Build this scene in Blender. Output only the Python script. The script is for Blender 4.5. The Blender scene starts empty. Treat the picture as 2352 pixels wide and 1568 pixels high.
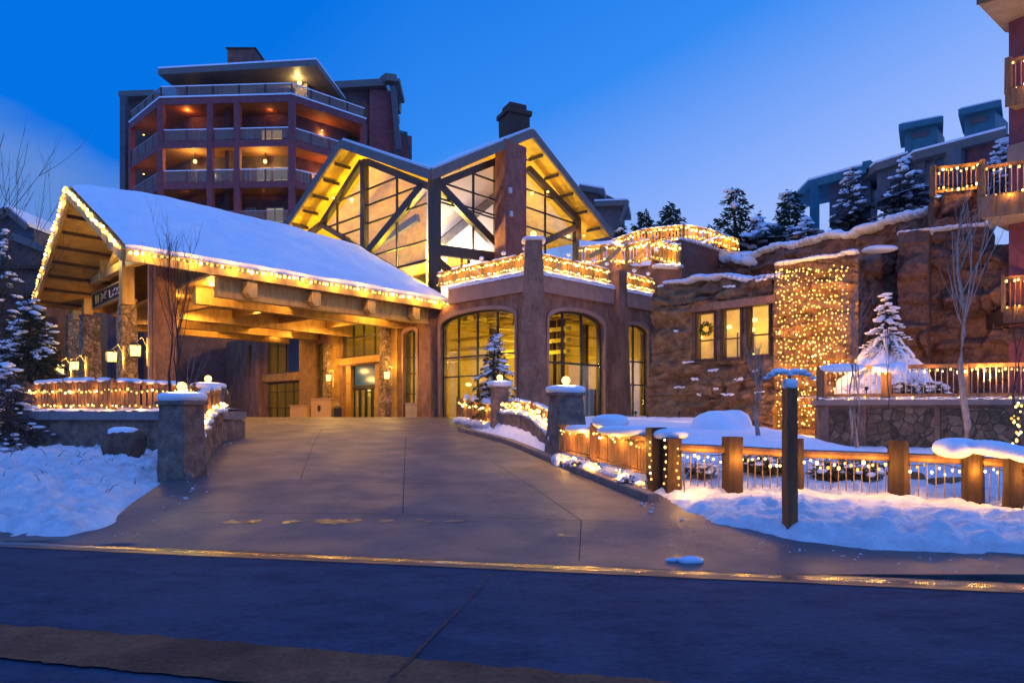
import bpy, math, random
from mathutils import Vector, Matrix, noise
from mathutils.geometry import tessellate_polygon
random.seed(7)
R = math.radians
SC = bpy.context.scene
COL = SC.collection

# ------------------------------------------------------------------ camera, world, exposure
EYE, FPX, CX, HY = 1.8, 1568.0, 1176.0, 945.0      # 24 mm lens, level, shifted up
cam_d = bpy.data.cameras.new('camera'); cam = bpy.data.objects.new('camera', cam_d); COL.objects.link(cam)
cam.location = (0, 0, EYE); cam.rotation_euler = (R(90), 0, 0)
cam_d.lens = 24; cam_d.sensor_width = 36; cam_d.shift_y = 161 / 2352
cam_d.clip_start = 0.1; cam_d.clip_end = 1500
SC.camera = cam
SC.view_settings.view_transform = 'Standard'; SC.view_settings.look = 'None'
SC.view_settings.exposure = 0; SC.view_settings.gamma = 1
try:
    SC.cycles.use_denoising = True; SC.cycles.sample_clamp_indirect = 4; SC.cycles.sample_clamp_direct = 0
    SC.cycles.max_bounces = 6; SC.cycles.transparent_max_bounces = 12
    SC.cycles.caustics_reflective = False; SC.cycles.caustics_refractive = False
except Exception: pass

W = bpy.data.worlds.new('World'); SC.world = W; W.use_nodes = True
def build_world():
    nt = W.node_tree; nt.nodes.clear(); N = nt.nodes.new; L = nt.links.new
    out = N('ShaderNodeOutputWorld'); bg = N('ShaderNodeBackground'); L(bg.outputs[0], out.inputs[0])
    tc = N('ShaderNodeTexCoord'); sx = N('ShaderNodeSeparateXYZ'); L(tc.outputs['Generated'], sx.inputs[0])
    def m(op, a, b):
        n = N('ShaderNodeMath'); n.operation = op
        for i, v in enumerate((a, b)):
            if isinstance(v, (int, float)): n.inputs[i].default_value = v
            else: L(v, n.inputs[i])
        return n.outputs[0]
    zz = m('MULTIPLY', m('SUBTRACT', sx.outputs[2], .28), -2.0)
    t = m('ADD', m('ADD', m('ADD', m('MULTIPLY', sx.outputs[0], .72), zz), .72), m('MULTIPLY', m('MINIMUM', m('ADD', sx.outputs[0], .12), 0), .9))
    cr = N('ShaderNodeValToRGB'); L(t, cr.inputs[0]); e = cr.color_ramp.elements
    e[0].position = 0; e[0].color = (0.001, .17, .78, 1)
    e[1].position = 1; e[1].color = (.33, .49, 1.0, 1)
    k = cr.color_ramp.elements.new(.5); k.color = (.035, .26, .90, 1)
    # a low cloud bank at the left
    mp = N('ShaderNodeMapping'); mp.inputs['Scale'].default_value = (2.2, 2.2, 5); L(tc.outputs['Generated'], mp.inputs[0])
    nz = N('ShaderNodeTexNoise'); nz.inputs['Scale'].default_value = 1.6; nz.inputs['Detail'].default_value = 5; L(mp.outputs[0], nz.inputs[0])
    lim = m('ADD', m('MULTIPLY', sx.outputs[0], -.42), .105)      # cloud top height against x
    d = m('MULTIPLY', m('SUBTRACT', m('ADD', lim, m('MULTIPLY', m('SUBTRACT', nz.outputs[0], .5), .16)), sx.outputs[2]), 14)
    left = m('MULTIPLY', m('SUBTRACT', -.2, sx.outputs[0]), 5)
    cl = N('ShaderNodeMath'); cl.operation = 'MULTIPLY'; cl.use_clamp = True
    c1 = N('ShaderNodeClamp'); L(d, c1.inputs[0]); c2 = N('ShaderNodeClamp'); L(left, c2.inputs[0])
    L(c1.outputs[0], cl.inputs[0]); L(c2.outputs[0], cl.inputs[1])
    fac = m('MULTIPLY', cl.outputs[0], .9)
    mx = N('ShaderNodeMixRGB'); L(fac, mx.inputs[0]); L(cr.outputs[0], mx.inputs[1]); mx.inputs[2].default_value = (.13, .28, .70, 1)
    # the zenith and the unseen sky behind the camera, brightened to add blue light
    k1 = N('ShaderNodeClamp'); L(m('MULTIPLY', m('SUBTRACT', sx.outputs[2], .58), 4), k1.inputs[0]); k2 = N('ShaderNodeClamp'); L(m('MULTIPLY', sx.outputs[1], -3), k2.inputs[0])
    kk = N('ShaderNodeMath'); kk.operation = 'MAXIMUM'; L(k1.outputs[0], kk.inputs[0]); L(k2.outputs[0], kk.inputs[1])
    m2 = N('ShaderNodeMixRGB'); L(kk.outputs[0], m2.inputs[0]); L(mx.outputs[0], m2.inputs[1]); m2.inputs[2].default_value = (.15, .38, 1.22, 1); mx = m2
    L(mx.outputs[0], bg.inputs[0]); bg.inputs[1].default_value = 1.0
build_world()

# ------------------------------------------------------------------ pixel helpers (view of 2352 x 1568)
def P(vx, vy, d): return Vector(((vx - CX) / FPX * d, d, EYE + (HY - vy) / FPX * d))
def smooth(t): t = max(0.0, min(1.0, t)); return t * t * (3 - 2 * t)
def G(x, y):                                    # driveway surface
    s = y - (8.1 - .194 * x)
    if s <= 0: return 0.0
    h = .064 * max(0, min(y, 32) - 8.1) * smooth(s / 2.5)
    return h - .12 * smooth((y - 33) / 5)
def gp(vx, vy, fn=G):                           # the ground point seen at a pixel
    dx = (vx - CX) / FPX; dz = (HY - vy) / FPX
    d = 3.0
    while d < 60 and EYE + dz * d > fn(dx * d, d): d += .05
    return Vector((dx * d, d, fn(dx * d, d)))
class Fr:                                       # a vertical plane: u along, v out towards the street, z up
    def __init__(s, a, b):
        s.o = Vector((a[0], a[1], 0)); s.u = (Vector((b[0], b[1], 0)) - s.o); s.len = s.u.length; s.u.normalize()
        s.n = Vector((s.u.y, -s.u.x, 0))
        if s.n.dot(-s.o) < 0: s.n = -s.n
    def pt(s, u, v, z): return s.o + s.u * u + s.n * v + Vector((0, 0, z))
    def uz(s, vx, vy, v=0):
        o = s.o + s.n * v; k = (vx - CX) / FPX
        # o.x+u*ux = k*d ; o.y+u*uy = d
        u = (k * o.y - o.x) / (s.u.x - k * s.u.y); d = o.y + u * s.u.y
        return u, EYE + (HY - vy) / FPX * d
    def U(s, vx, v=0): return s.uz(vx, 900, v)[0]

# ------------------------------------------------------------------ mesh builder
ORG = {}
class MB:
    def __init__(s): s.v = []; s.f = []
    def add(s, vs, fs):
        k = len(s.v); s.v += [Vector(p) for p in vs]; s.f += [tuple(i + k for i in f) for f in fs]; return s
    def box(s, fr, u0, u1, v0, v1, z0, z1):
        c = [fr.pt(u, v, z) for z in (z0, z1) for v in (v0, v1) for u in (u0, u1)]
        return s.add(c, [(0, 1, 3, 2), (4, 6, 7, 5), (0, 4, 5, 1), (2, 3, 7, 6), (0, 2, 6, 4), (1, 5, 7, 3)])
    def abox(s, x0, x1, y0, y1, z0, z1):
        c = [(x, y, z) for z in (z0, z1) for y in (y0, y1) for x in (x0, x1)]
        return s.add(c, [(0, 2, 3, 1), (4, 5, 7, 6), (0, 1, 5, 4), (2, 6, 7, 3), (0, 4, 6, 2), (1, 3, 7, 5)])
    def plate(s, pts, t, dirn=None):            # polygon pts pushed by thickness t along dirn
        pts = [Vector(p) for p in pts]; n = len(pts)
        if dirn is None:
            nn = Vector((0, 0, 0))
            for i in range(n): nn += (pts[i] - pts[0]).cross(pts[(i + 1) % n] - pts[0])
            nn.normalize()
            if nn.z > 0: nn = -nn
            dirn = nn
        d = Vector(dirn) * t
        tr = tessellate_polygon([pts])
        vs = pts + [p + d for p in pts]
        fs = [tuple(q) for q in tr] + [tuple(n + i for i in reversed(q)) for q in tr]
        fs += [(i, (i + 1) % n, n + (i + 1) % n, n + i) for i in range(n)]
        return s.add(vs, fs)
    def prism(s, fr, loops, v0, v1):
        L2 = [[Vector((u, z, 0)) for u, z in lp] for lp in loops]
        flat = [p for lp in L2 for p in lp]; n = len(flat)
        tr = tessellate_polygon(L2)
        vs = [fr.pt(p.x, v1, p.y) for p in flat] + [fr.pt(p.x, v0, p.y) for p in flat]
        fs = [tuple(q) for q in tr] + [tuple(n + i for i in reversed(q)) for q in tr]
        k = 0
        for lp in L2:
            m = len(lp)
            for i in range(m): fs.append((k + i, k + (i + 1) % m, n + k + (i + 1) % m, n + k + i))
            k += m
        return s.add(vs, fs)
    def beam(s, a, b, w, h, up=(0, 0, 1), ext=0):
        a = Vector(a); b = Vector(b); d = (b - a).normalized(); a = a - d * ext; b = b + d * ext
        sd = d.cross(Vector(up))
        if sd.length < 1e-4: sd = d.cross(Vector((0, 1, 0)))
        sd.normalize(); u2 = sd.cross(d).normalized()
        c = []
        for p in (a, b):
            for i, j in ((-1, -1), (1, -1), (1, 1), (-1, 1)): c.append(p + sd * (w / 2 * i) + u2 * (h / 2 * j))
        return s.add(c, [(3, 2, 1, 0), (4, 5, 6, 7), (0, 1, 5, 4), (1, 2, 6, 5), (2, 3, 7, 6), (3, 0, 4, 7)])
    def tube(s, pts, r0, r1=None, n=6, wob=0):
        pts = [Vector(p) for p in pts]; r1 = r0 if r1 is None else r1; m = len(pts); vs = []; fs = []
        for i, p in enumerate(pts):
            d = (pts[min(i + 1, m - 1)] - pts[max(i - 1, 0)]).normalized()
            a = d.cross(Vector((0, 0, 1)));
            if a.length < .05: a = d.cross(Vector((1, 0, 0)))
            a.normalize(); b = d.cross(a); r = r0 + (r1 - r0) * i / max(1, m - 1)
            for j in range(n):
                t = 2 * math.pi * j / n; rr = r * (1 + wob * noise.noise(p * 3 + Vector((j, 0, 0))))
                vs.append(p + a * (math.cos(t) * rr) + b * (math.sin(t) * rr))
        for i in range(m - 1):
            for j in range(n):
                k = (j + 1) % n; fs.append((i * n + j, i * n + k, (i + 1) * n + k, (i + 1) * n + j))
        fs.append(tuple(range(n - 1, -1, -1))); fs.append(tuple((m - 1) * n + j for j in range(n)))
        return s.add(vs, fs)
    def ball(s, c, rx, ry=None, rz=None, nu=10, nv=6, amp=0, fq=2.0, e=1.0, yaw=0):
        ry = rx if ry is None else ry; rz = rx if rz is None else rz; c = Vector(c); vs = []; fs = []
        sg = lambda x: math.copysign(abs(x) ** e, x)
        cy, sy = math.cos(yaw), math.sin(yaw)
        for i in range(nv + 1):
            ph = -math.pi / 2 + math.pi * i / nv
            for j in range(nu):
                th = 2 * math.pi * j / nu
                q = Vector((sg(math.cos(ph)) * sg(math.cos(th)) * rx, sg(math.cos(ph)) * sg(math.sin(th)) * ry, sg(math.sin(ph)) * rz))
                if amp: q *= 1 + amp * noise.noise((q + c) * fq)
                vs.append(c + Vector((q.x * cy - q.y * sy, q.x * sy + q.y * cy, q.z)))
        for i in range(nv):
            for j in range(nu):
                k = (j + 1) % nu; fs.append((i * nu + j, i * nu + k, (i + 1) * nu + k, (i + 1) * nu + j))
        return s.add(vs, fs)
    def grid(s, fn, nu, nv, keep=None):
        vs = [fn(i / nu, j / nv) for j in range(nv + 1) for i in range(nu + 1)]
        fs = []
        for j in range(nv):
            for i in range(nu):
                if keep and not keep((i + .5) / nu, (j + .5) / nv): continue
                a = j * (nu + 1) + i; fs.append((a, a + 1, a + nu + 2, a + nu + 1))
        return s.add(vs, fs)
    def rocky(s, fr_or_c, w0, w1, h, yaw=0, amp=.05, fq=2.2, d0=None, d1=None, n=5, m=9):
        # battered pier: base width w0 (depth d0), top width w1 (d1)
        c = Vector(fr_or_c); d0 = w0 if d0 is None else d0; d1 = w1 if d1 is None else d1
        cy, sy = math.cos(yaw), math.sin(yaw)
        def tr(a, b, t):
            x = a * (w0 + (w1 - w0) * t) / 2; y = b * (d0 + (d1 - d0) * t) / 2
            p = c + Vector((x * cy - y * sy, x * sy + y * cy, h * t))
            nz = noise.noise_vector(p * fq) * amp + noise.noise_vector(p * fq * 3.1) * amp * .4
            return p + Vector((nz.x, nz.y, 0))
        for k in range(4):
            def fn(i, j, k=k):
                q = -1 + 2 * i
                a, b = ((q, -1), (1, q), (-q, 1), (-1, -q))[k]
                return tr(a, b, j)
            s.grid(fn, n, m)
        s.grid(lambda i, j: tr(-1 + 2 * i, -1 + 2 * j, 1), n, n)
        return s
    def build(s, name, mat, parent=None, sm=False, origin=None, weld=False):
        me = bpy.data.meshes.new(name)
        if parent is not None: org = ORG[parent.name]
        else:
            if origin is None:
                xs = [p.x for p in s.v]; ys = [p.y for p in s.v]; zs = [p.z for p in s.v]
                origin = Vector(((min(xs) + max(xs)) / 2, (min(ys) + max(ys)) / 2, min(zs)))
            org = Vector(origin)
        me.from_pydata([p - org for p in s.v], [], s.f); me.update()
        import bmesh
        bm = bmesh.new(); bm.from_mesh(me)
        if weld: bmesh.ops.remove_doubles(bm, verts=bm.verts, dist=.0008)
        if not getattr(s, 'raw', False): bmesh.ops.recalc_face_normals(bm, faces=bm.faces)
        bm.to_mesh(me); bm.free()
        if sm: me.polygons.foreach_set('use_smooth', [True] * len(me.polygons))
        me.materials.append(mat)
        o = bpy.data.objects.new(name, me); COL.objects.link(o)
        if parent is not None: o.parent = parent
        else: o.location = org
        ORG[o.name] = org
        return o
def tag(o, label=None, cat=None, group=None, kind=None):
    if label: o['label'] = label
    if cat: o['category'] = cat
    if group: o['group'] = group
    if kind: o['kind'] = kind
    return o
def thing(name, label, cat, loc, group=None):
    o = bpy.data.objects.new(name, None); COL.objects.link(o); o.location = loc; ORG[o.name] = Vector(loc)
    o.empty_display_size = .3
    return tag(o, label, cat, group)
def lamp(parent, loc, power, color=(1, .47, .06), r=.05, kind='POINT', size=None, name='bulb_light', cone=None, blend=.6):
    l = bpy.data.lights.new(name, kind); l.energy = power; l.color = color; l.shadow_soft_size = r
    if cone: l.spot_size = R(cone); l.spot_blend = blend
    o = bpy.data.objects.new(name, l); COL.objects.link(o); o.parent = parent; o.location = Vector(loc) - ORG[parent.name]
    return o

# ------------------------------------------------------------------ materials
MT = {}
def mat(name, c1, c2=None, scale=4, rough=.8, bump=.0, stretch=(1, 1, 1), det=6, c3=None, s3=1.0, f3=.5, tex=None, vscale=4, mortar=None,
        spec=.3, metal=0, rlo=None, lo=.35, hi=.65, mw=.05, grain=.35):
    m = bpy.data.materials.new(name); m.use_nodes = True; nt = m.node_tree; N = nt.nodes.new; L = nt.links.new
    b = nt.nodes['Principled BSDF']; b.inputs['Roughness'].default_value = rough; b.inputs['Metallic'].default_value = metal
    b.inputs['Specular IOR Level'].default_value = spec
    c2 = c2 or tuple(x * .7 for x in c1)
    tc = N('ShaderNodeTexCoord'); mp = N('ShaderNodeMapping'); mp.inputs['Scale'].default_value = stretch
    L(tc.outputs['Object'], mp.inputs[0])
    nz = N('ShaderNodeTexNoise'); nz.inputs['Scale'].default_value = scale; nz.inputs['Detail'].default_value = det; nz.inputs['Roughness'].default_value = .62
    L(mp.outputs[0], nz.inputs[0])
    cr = N('ShaderNodeValToRGB'); L(nz.outputs[0], cr.inputs[0]); e = cr.color_ramp.elements
    e[0].position = lo; e[0].color = (*c2, 1); e[1].position = hi; e[1].color = (*c1, 1)
    col = cr.outputs[0]; hgt = nz.outputs[0]
    if c3:
        n3 = N('ShaderNodeTexNoise'); n3.inputs['Scale'].default_value = s3; n3.inputs['Detail'].default_value = 4; L(tc.outputs['Object'], n3.inputs[0])
        r3 = N('ShaderNodeValToRGB'); L(n3.outputs[0], r3.inputs[0]); r3.color_ramp.elements[0].position = .48; r3.color_ramp.elements[1].position = .62
        mm = N('ShaderNodeMath'); mm.operation = 'MULTIPLY'; L(r3.outputs[0], mm.inputs[0]); mm.inputs[1].default_value = f3
        mx = N('ShaderNodeMixRGB'); L(mm.outputs[0], mx.inputs[0]); L(col, mx.inputs[1]); mx.inputs[2].default_value = (*c3, 1); col = mx.outputs[0]
    if bump >= .15:
        nf = N('ShaderNodeTexNoise'); nf.inputs['Scale'].default_value = max(14, scale * 9); nf.inputs['Detail'].default_value = 8; nf.inputs['Roughness'].default_value = .75; L(mp.outputs[0], nf.inputs[0])
        rf = N('ShaderNodeMapRange'); L(nf.outputs[0], rf.inputs[0]); rf.inputs[1].default_value = .32; rf.inputs[2].default_value = .68; rf.inputs[3].default_value = 1 - grain; rf.inputs[4].default_value = 1 + grain * .6
        mg = N('ShaderNodeMixRGB'); mg.blend_type = 'MULTIPLY'; mg.inputs[0].default_value = 1; L(col, mg.inputs[1]); L(rf.outputs[0], mg.inputs[2]); col = mg.outputs[0]
        hf = N('ShaderNodeMath'); hf.operation = 'MULTIPLY_ADD'; L(nf.outputs[0], hf.inputs[0]); hf.inputs[1].default_value = .45; L(nz.outputs[0], hf.inputs[2]); hgt = hf.outputs[0]
    if tex == 'stone':
        wv = N('ShaderNodeTexNoise'); wv.inputs['Scale'].default_value = 2.5; L(tc.outputs['Object'], wv.inputs[0])
        mv = N('ShaderNodeMixRGB'); mv.inputs[0].default_value = .12; L(tc.outputs['Object'], mv.inputs[1]); L(wv.outputs['Color'], mv.inputs[2])
        v1 = N('ShaderNodeTexVoronoi'); v1.feature = 'DISTANCE_TO_EDGE'; v1.inputs['Scale'].default_value = vscale; L(mv.outputs[0], v1.inputs[0])
        v2 = N('ShaderNodeTexVoronoi'); v2.inputs['Scale'].default_value = vscale; L(mv.outputs[0], v2.inputs[0])
        hs = N('ShaderNodeHueSaturation'); L(col, hs.inputs['Color'])
        sp = N('ShaderNodeSeparateXYZ'); L(v2.outputs['Color'], sp.inputs[0])
        ma = N('ShaderNodeMath'); ma.operation = 'MULTIPLY_ADD'; L(sp.outputs[0], ma.inputs[0]); ma.inputs[1].default_value = .9; ma.inputs[2].default_value = .55
        L(ma.outputs[0], hs.inputs['Value'])
        st = N('ShaderNodeMapRange'); L(v1.outputs[0], st.inputs[0]); st.inputs[1].default_value = mw * .3; st.inputs[2].default_value = mw
        mx = N('ShaderNodeMixRGB'); L(st.outputs[0], mx.inputs[0]); mx.inputs[1].default_value = (*(mortar or tuple(x * .35 for x in c2)), 1); L(hs.outputs[0], mx.inputs[2]); col = mx.outputs[0]
        h2 = N('ShaderNodeMath'); h2.operation = 'MULTIPLY_ADD'; L(st.outputs[0], h2.inputs[0]); h2.inputs[1].default_value = .8; L(hgt, h2.inputs[2]); hgt = h2.outputs[0]
    if tex == 'plank':
        wv = N('ShaderNodeTexWave'); wv.wave_type = 'BANDS'; wv.bands_direction = mortar[0]; wv.wave_profile = 'SAW'; wv.inputs['Scale'].default_value = vscale
        L(tc.outputs['Object'], wv.inputs[0])
        r = N('ShaderNodeMapRange'); L(wv.outputs['Fac'], r.inputs[0]); r.inputs[1].default_value = 0; r.inputs[2].default_value = .1
        mx = N('ShaderNodeMixRGB'); L(r.outputs[0], mx.inputs[0]); mx.inputs[1].default_value = (*tuple(x * .3 for x in c2), 1); L(col, mx.inputs[2]); col = mx.outputs[0]
        h2 = N('ShaderNodeMath'); h2.operation = 'MULTIPLY_ADD'; L(r.outputs[0], h2.inputs[0]); h2.inputs[1].default_value = .8; L(hgt, h2.inputs[2]); hgt = h2.outputs[0]
    L(col, b.inputs['Base Color'])
    if rlo is not None:
        n4 = N('ShaderNodeTexNoise'); n4.inputs['Scale'].default_value = .9; n4.inputs['Detail'].default_value = 6; L(mp.outputs[0], n4.inputs[0])
        mr = N('ShaderNodeMapRange'); L(n4.outputs[0], mr.inputs[0]); mr.inputs[1].default_value = .38; mr.inputs[2].default_value = .62
        mr.inputs[3].default_value = rlo; mr.inputs[4].default_value = rough; L(mr.outputs[0], b.inputs['Roughness'])
    if bump:
        bp = N('ShaderNodeBump'); bp.inputs['Strength'].default_value = min(1, bump); bp.inputs['Distance'].default_value = .05 * max(1, bump)
        L(hgt, bp.inputs['Height']); L(bp.outputs[0], b.inputs['Normal'])
    MT[name] = m; return m
def emis(name, color, strength, sampling=None):
    m = bpy.data.materials.new(name); m.use_nodes = True; nt = m.node_tree; nt.nodes.clear()
    o = nt.nodes.new('ShaderNodeOutputMaterial'); e = nt.nodes.new('ShaderNodeEmission'); e.inputs[0].default_value = (*color, 1); e.inputs[1].default_value = strength
    nt.links.new(e.outputs[0], o.inputs[0])
    if sampling: m.cycles.emission_sampling = sampling
    MT[name] = m; return m
def glass(name, tint=(.9, .95, 1), refl=.05, rough=.02):
    m = bpy.data.materials.new(name); m.use_nodes = True; nt = m.node_tree; nt.nodes.clear(); N = nt.nodes.new; L = nt.links.new
    o = N('ShaderNodeOutputMaterial'); a = N('ShaderNodeBsdfTransparent'); a.inputs[0].default_value = (*tint, 1)
    g = N('ShaderNodeBsdfGlossy'); g.inputs['Roughness'].default_value = rough
    lw = N('ShaderNodeLayerWeight'); lw.inputs[0].default_value = .2
    mm = N('ShaderNodeMath'); mm.operation = 'MULTIPLY_ADD'; L(lw.outputs['Fresnel'], mm.inputs[0]); mm.inputs[1].default_value = .3; mm.inputs[2].default_value = refl
    mx = N('ShaderNodeMixShader'); L(mm.outputs[0], mx.inputs[0]); L(a.outputs[0], mx.inputs[1]); L(g.outputs[0], mx.inputs[2]); L(mx.outputs[0], o.inputs[0])
    MT[name] = m; return m
SNOW = mat('snow', (.87, .88, .91), (.70, .72, .77), scale=3.5, rough=.7, bump=1.6, det=12, spec=.15, grain=.12, c3=(.52, .50, .50), s3=2.6, f3=.25)
SNOWR = mat('snow_smooth', (.87, .88, .91), (.80, .81, .85), scale=1.6, rough=.65, bump=.5, det=8, spec=.2, grain=.06)
ASPH = mat('asphalt', (.046, .072, .120), (.024, .038, .068), scale=2.4, rough=.85, bump=.3, stretch=(.6, 1.2, 1), det=12, c3=(.055, .078, .12), s3=.55, f3=.5, spec=.05, lo=.3, hi=.7, grain=.35)
CONC = mat('concrete', (.135, .105, .108), (.085, .069, .076), scale=2.2, rough=.62, bump=.45, det=12, c3=(.08, .063, .07), s3=.5, f3=.5, spec=.3, rlo=.46, lo=.25, hi=.75, grain=.28)
CONC2 = mat('pavement_concrete', (.24, .105, .06), (.15, .068, .04), scale=2.4, rough=.85, bump=.4, det=12, c3=(.06, .032, .025), s3=.7, f3=.6, spec=.05, grain=.4)
JOINT = mat('joint', (.045, .036, .040), rough=.9)
WET = mat('wet_gutter', (.05, .045, .05), (.03, .03, .03), scale=6, rough=.2, bump=.14, spec=.8, rlo=.07, stretch=(.25, 3, 1), grain=.1)
PLAS = mat('weathered_plaster', (.40, .21, .125), (.20, .10, .06), scale=1.9, rough=.88, bump=1.0, det=9, stretch=(1, 1, .45), c3=(.19, .095, .06), s3=2.5, f3=.3)
BAND = mat('precast_band', (.42, .25, .17), (.32, .19, .13), scale=2, rough=.8, bump=.1)
ROCK = mat('carved_rock', (.36, .215, .105), (.15, .085, .045), scale=2.6, rough=.9, bump=2.2, det=10, c3=(.14, .075, .04), s3=2.2, f3=.35)
ROCK2 = mat('red_rock', (.30, .155, .10), (.13, .07, .048), scale=2.4, rough=.9, bump=2.2, det=10, stretch=(1, 1, .6), c3=(.12, .06, .04), s3=1.8, f3=.35)
STONE = mat('cobble_stone', (.48, .33, .18), (.26, .17, .09), scale=7, rough=.85, bump=.8, tex='stone', vscale=5.5)
FLAG = mat('flagstone', (.34, .18, .085), (.17, .09, .045), scale=5, rough=.85, bump=1.2, tex='stone', vscale=3.6, mw=.035, mortar=(.10, .065, .04))
PILR = mat('pier_stone', (.42, .27, .19), (.19, .12, .09), scale=3.0, rough=.9, bump=1.5, det=12, c3=(.14, .09, .07), s3=2.6, f3=.5, grain=.45)
BRICK = mat('red_pier', (.33, .14, .10), (.20, .085, .065), scale=2.5, rough=.9, bump=.35, det=8, stretch=(1, 1, .4))
TIMB = mat('honey_timber', (.62, .40, .13), (.42, .25, .07), scale=5, rough=.6, bump=.1, stretch=(1, 1, .25))
TIMB2 = mat('soffit_board', (.48, .28, .07), (.32, .175, .04), scale=3, rough=.6, bump=.12, det=4, c3=(.30, .16, .05), s3=.8, f3=.4)
FWOOD = mat('fence_wood', (.36, .18, .07), (.20, .09, .035), scale=9, rough=.7, bump=.3, stretch=(1, 1, .15))
PWOOD = mat('post_wood', (.075, .036, .015), (.035, .018, .008), scale=9, rough=.7, bump=.35, stretch=(1, 1, .12))
DWOOD = mat('dark_wood', (.10, .055, .035), (.06, .03, .02), scale=8, rough=.7, bump=.2)
STEEL = mat('bronze_steel', (.055, .042, .032), (.035, .028, .022), scale=6, rough=.45, bump=.04, spec=.5)
FASC = mat('painted_fascia', (.17, .145, .13), (.13, .11, .10), scale=2, rough=.5)
DARK = mat('dark_metal', (.03, .028, .028), rough=.5)
WTAN = mat('tan_stucco', (.45, .36, .24), (.36, .28, .18), scale=3, rough=.85, bump=.1)
TRED = mat('tower_red', (.29, .085, .085), (.21, .058, .06), scale=2, rough=.7, bump=.16)
TORG = mat('tower_soffit', (.42, .17, .07), (.32, .12, .05), scale=1.5, rough=.7)
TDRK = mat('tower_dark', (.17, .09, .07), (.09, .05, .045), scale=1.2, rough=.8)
TRAL = mat('rail_metal', (.40, .30, .30), rough=.5)
TEAL = mat('teal_paint', (.045, .17, .22), (.035, .13, .17), scale=2, rough=.6)
TBLU = mat('slate_siding', (.13, .12, .135), (.09, .085, .10), scale=3, rough=.8)
BARK = mat('bark', (.10, .065, .045), (.05, .032, .025), scale=12, rough=.9, bump=.5, stretch=(1, 1, .3))
ASPEN = mat('aspen_bark', (.42, .33, .26), (.26, .19, .15), scale=9, rough=.85, bump=.3, stretch=(1, 1, .5))
NEED = mat('needles', (.05, .075, .04), (.025, .04, .02), scale=4, rough=.8)
NEEDP = mat('frosted_needles', (.16, .13, .13), (.05, .05, .04), scale=3, rough=.85)
LEAF = mat('winter_leaf', (.10, .11, .04), (.10, .05, .025), scale=5, rough=.7)
ICE = mat('blue_ice', (.55, .72, .9), rough=.15, spec=.6)
INW = mat('interior_wall', (.80, .55, .20), (.65, .42, .14), scale=2, rough=.8)
INC = mat('interior_ceiling', (.55, .40, .12), (.45, .32, .09), scale=2, rough=.8)
INF = mat('interior_floor', (.20, .12, .06), (.12, .07, .03), scale=2, rough=.4)
INWH = mat('white_panel', (.85, .80, .76), (.80, .75, .70), scale=1, rough=.8)
YWD = mat('yellow_pine', (.78, .54, .06), (.55, .36, .03), scale=2, rough=.6, bump=.05)
BLUEP = mat('blue_panel', (.02, .10, .30), (.015, .08, .25), scale=2, rough=.25, spec=.6)
CURT = mat('pale_curtain', (.75, .70, .62), (.60, .55, .48), scale=3, rough=.8, stretch=(9, 9, .2))
BOXM = mat('kiosk_paint', (.65, .42, .16), (.58, .36, .13), scale=2, rough=.6)
SIGNM = mat('sign_board', (.05, .022, .015), (.03, .015, .01), scale=5, rough=.5)
GOLD = mat('gilded_letter', (.75, .55, .20), rough=.35, metal=.3)
SILV = mat('pale_letter', (.75, .70, .68), rough=.4)
GREEN = mat('wreath_green', (.03, .07, .02), (.015, .03, .01), scale=15, rough=.8)
GL = glass('window_glass'); GLB = glass('hall_glass', (.96, .97, 1), .03)
GLR = bpy.data.materials.new('rail_mesh'); GLR.use_nodes = True
def _mesh_mat():
    nt = GLR.node_tree; nt.nodes.clear(); N = nt.nodes.new; L = nt.links.new; o = N('ShaderNodeOutputMaterial'); a = N('ShaderNodeBsdfTransparent'); d = N('ShaderNodeBsdfDiffuse'); d.inputs[0].default_value = (.30, .20, .17, 1)
    mx = N('ShaderNodeMixShader'); mx.inputs[0].default_value = .5; L(a.outputs[0], mx.inputs[1]); L(d.outputs[0], mx.inputs[2]); L(mx.outputs[0], o.inputs[0])
_mesh_mat()
BULB = emis('warm_bulb', (1, .62, .17), 3.6, 'NONE')
BULBO = emis('amber_bulb', (1, .58, .14), 3.2, 'NONE')
GLOBE = emis('globe_lamp_glass', (1, .72, .20), 3.4)
LANT = emis('lantern_glass', (1, .66, .18), 3.5)
DOWN = emis('downlight_glow', (1, .72, .28), 8.0)
LITW = emis('lit_window', (1, .62, .16), .75)
LITW2 = emis('lit_curtain', (.75, .72, .45), .45)
WARM = (1, .47, .06)

# ------------------------------------------------------------------ shared bulb meshes
def bulb_mesh(name, m):
    mb = MB().ball((0, 0, 0), 1, 1, 1.15, 6, 4)
    me = bpy.data.meshes.new(name); me.from_pydata([tuple(p) for p in mb.v], [], mb.f); me.update(); me.materials.append(m); return me
BM1 = bulb_mesh('bulb', BULB); BM2 = bulb_mesh('bulb', BULBO)
BMV = {BM1.name: [BM1, bulb_mesh('bulb', emis('dim_bulb', (1, .56, .12), 1.7, 'NONE')), bulb_mesh('bulb', emis('bright_bulb', (1, .70, .28), 7.0, 'NONE')), BM1],
       BM2.name: [BM2, bulb_mesh('bulb', emis('dim_amber_bulb', (1, .50, .09), 1.3, 'NONE')), bulb_mesh('bulb', emis('bright_amber_bulb', (1, .66, .22), 6.0, 'NONE'))]}
def along(pts, s):
    for a, b in zip(pts, pts[1:]):
        l = (b - a).length
        if s <= l: return a + (b - a) * (s / max(l, 1e-6))
        s -= l
    return pts[-1].copy()
def plen(pts): return sum((b - a).length for a, b in zip(pts, pts[1:]))
CAMP = Vector((0, 0, EYE))
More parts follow.
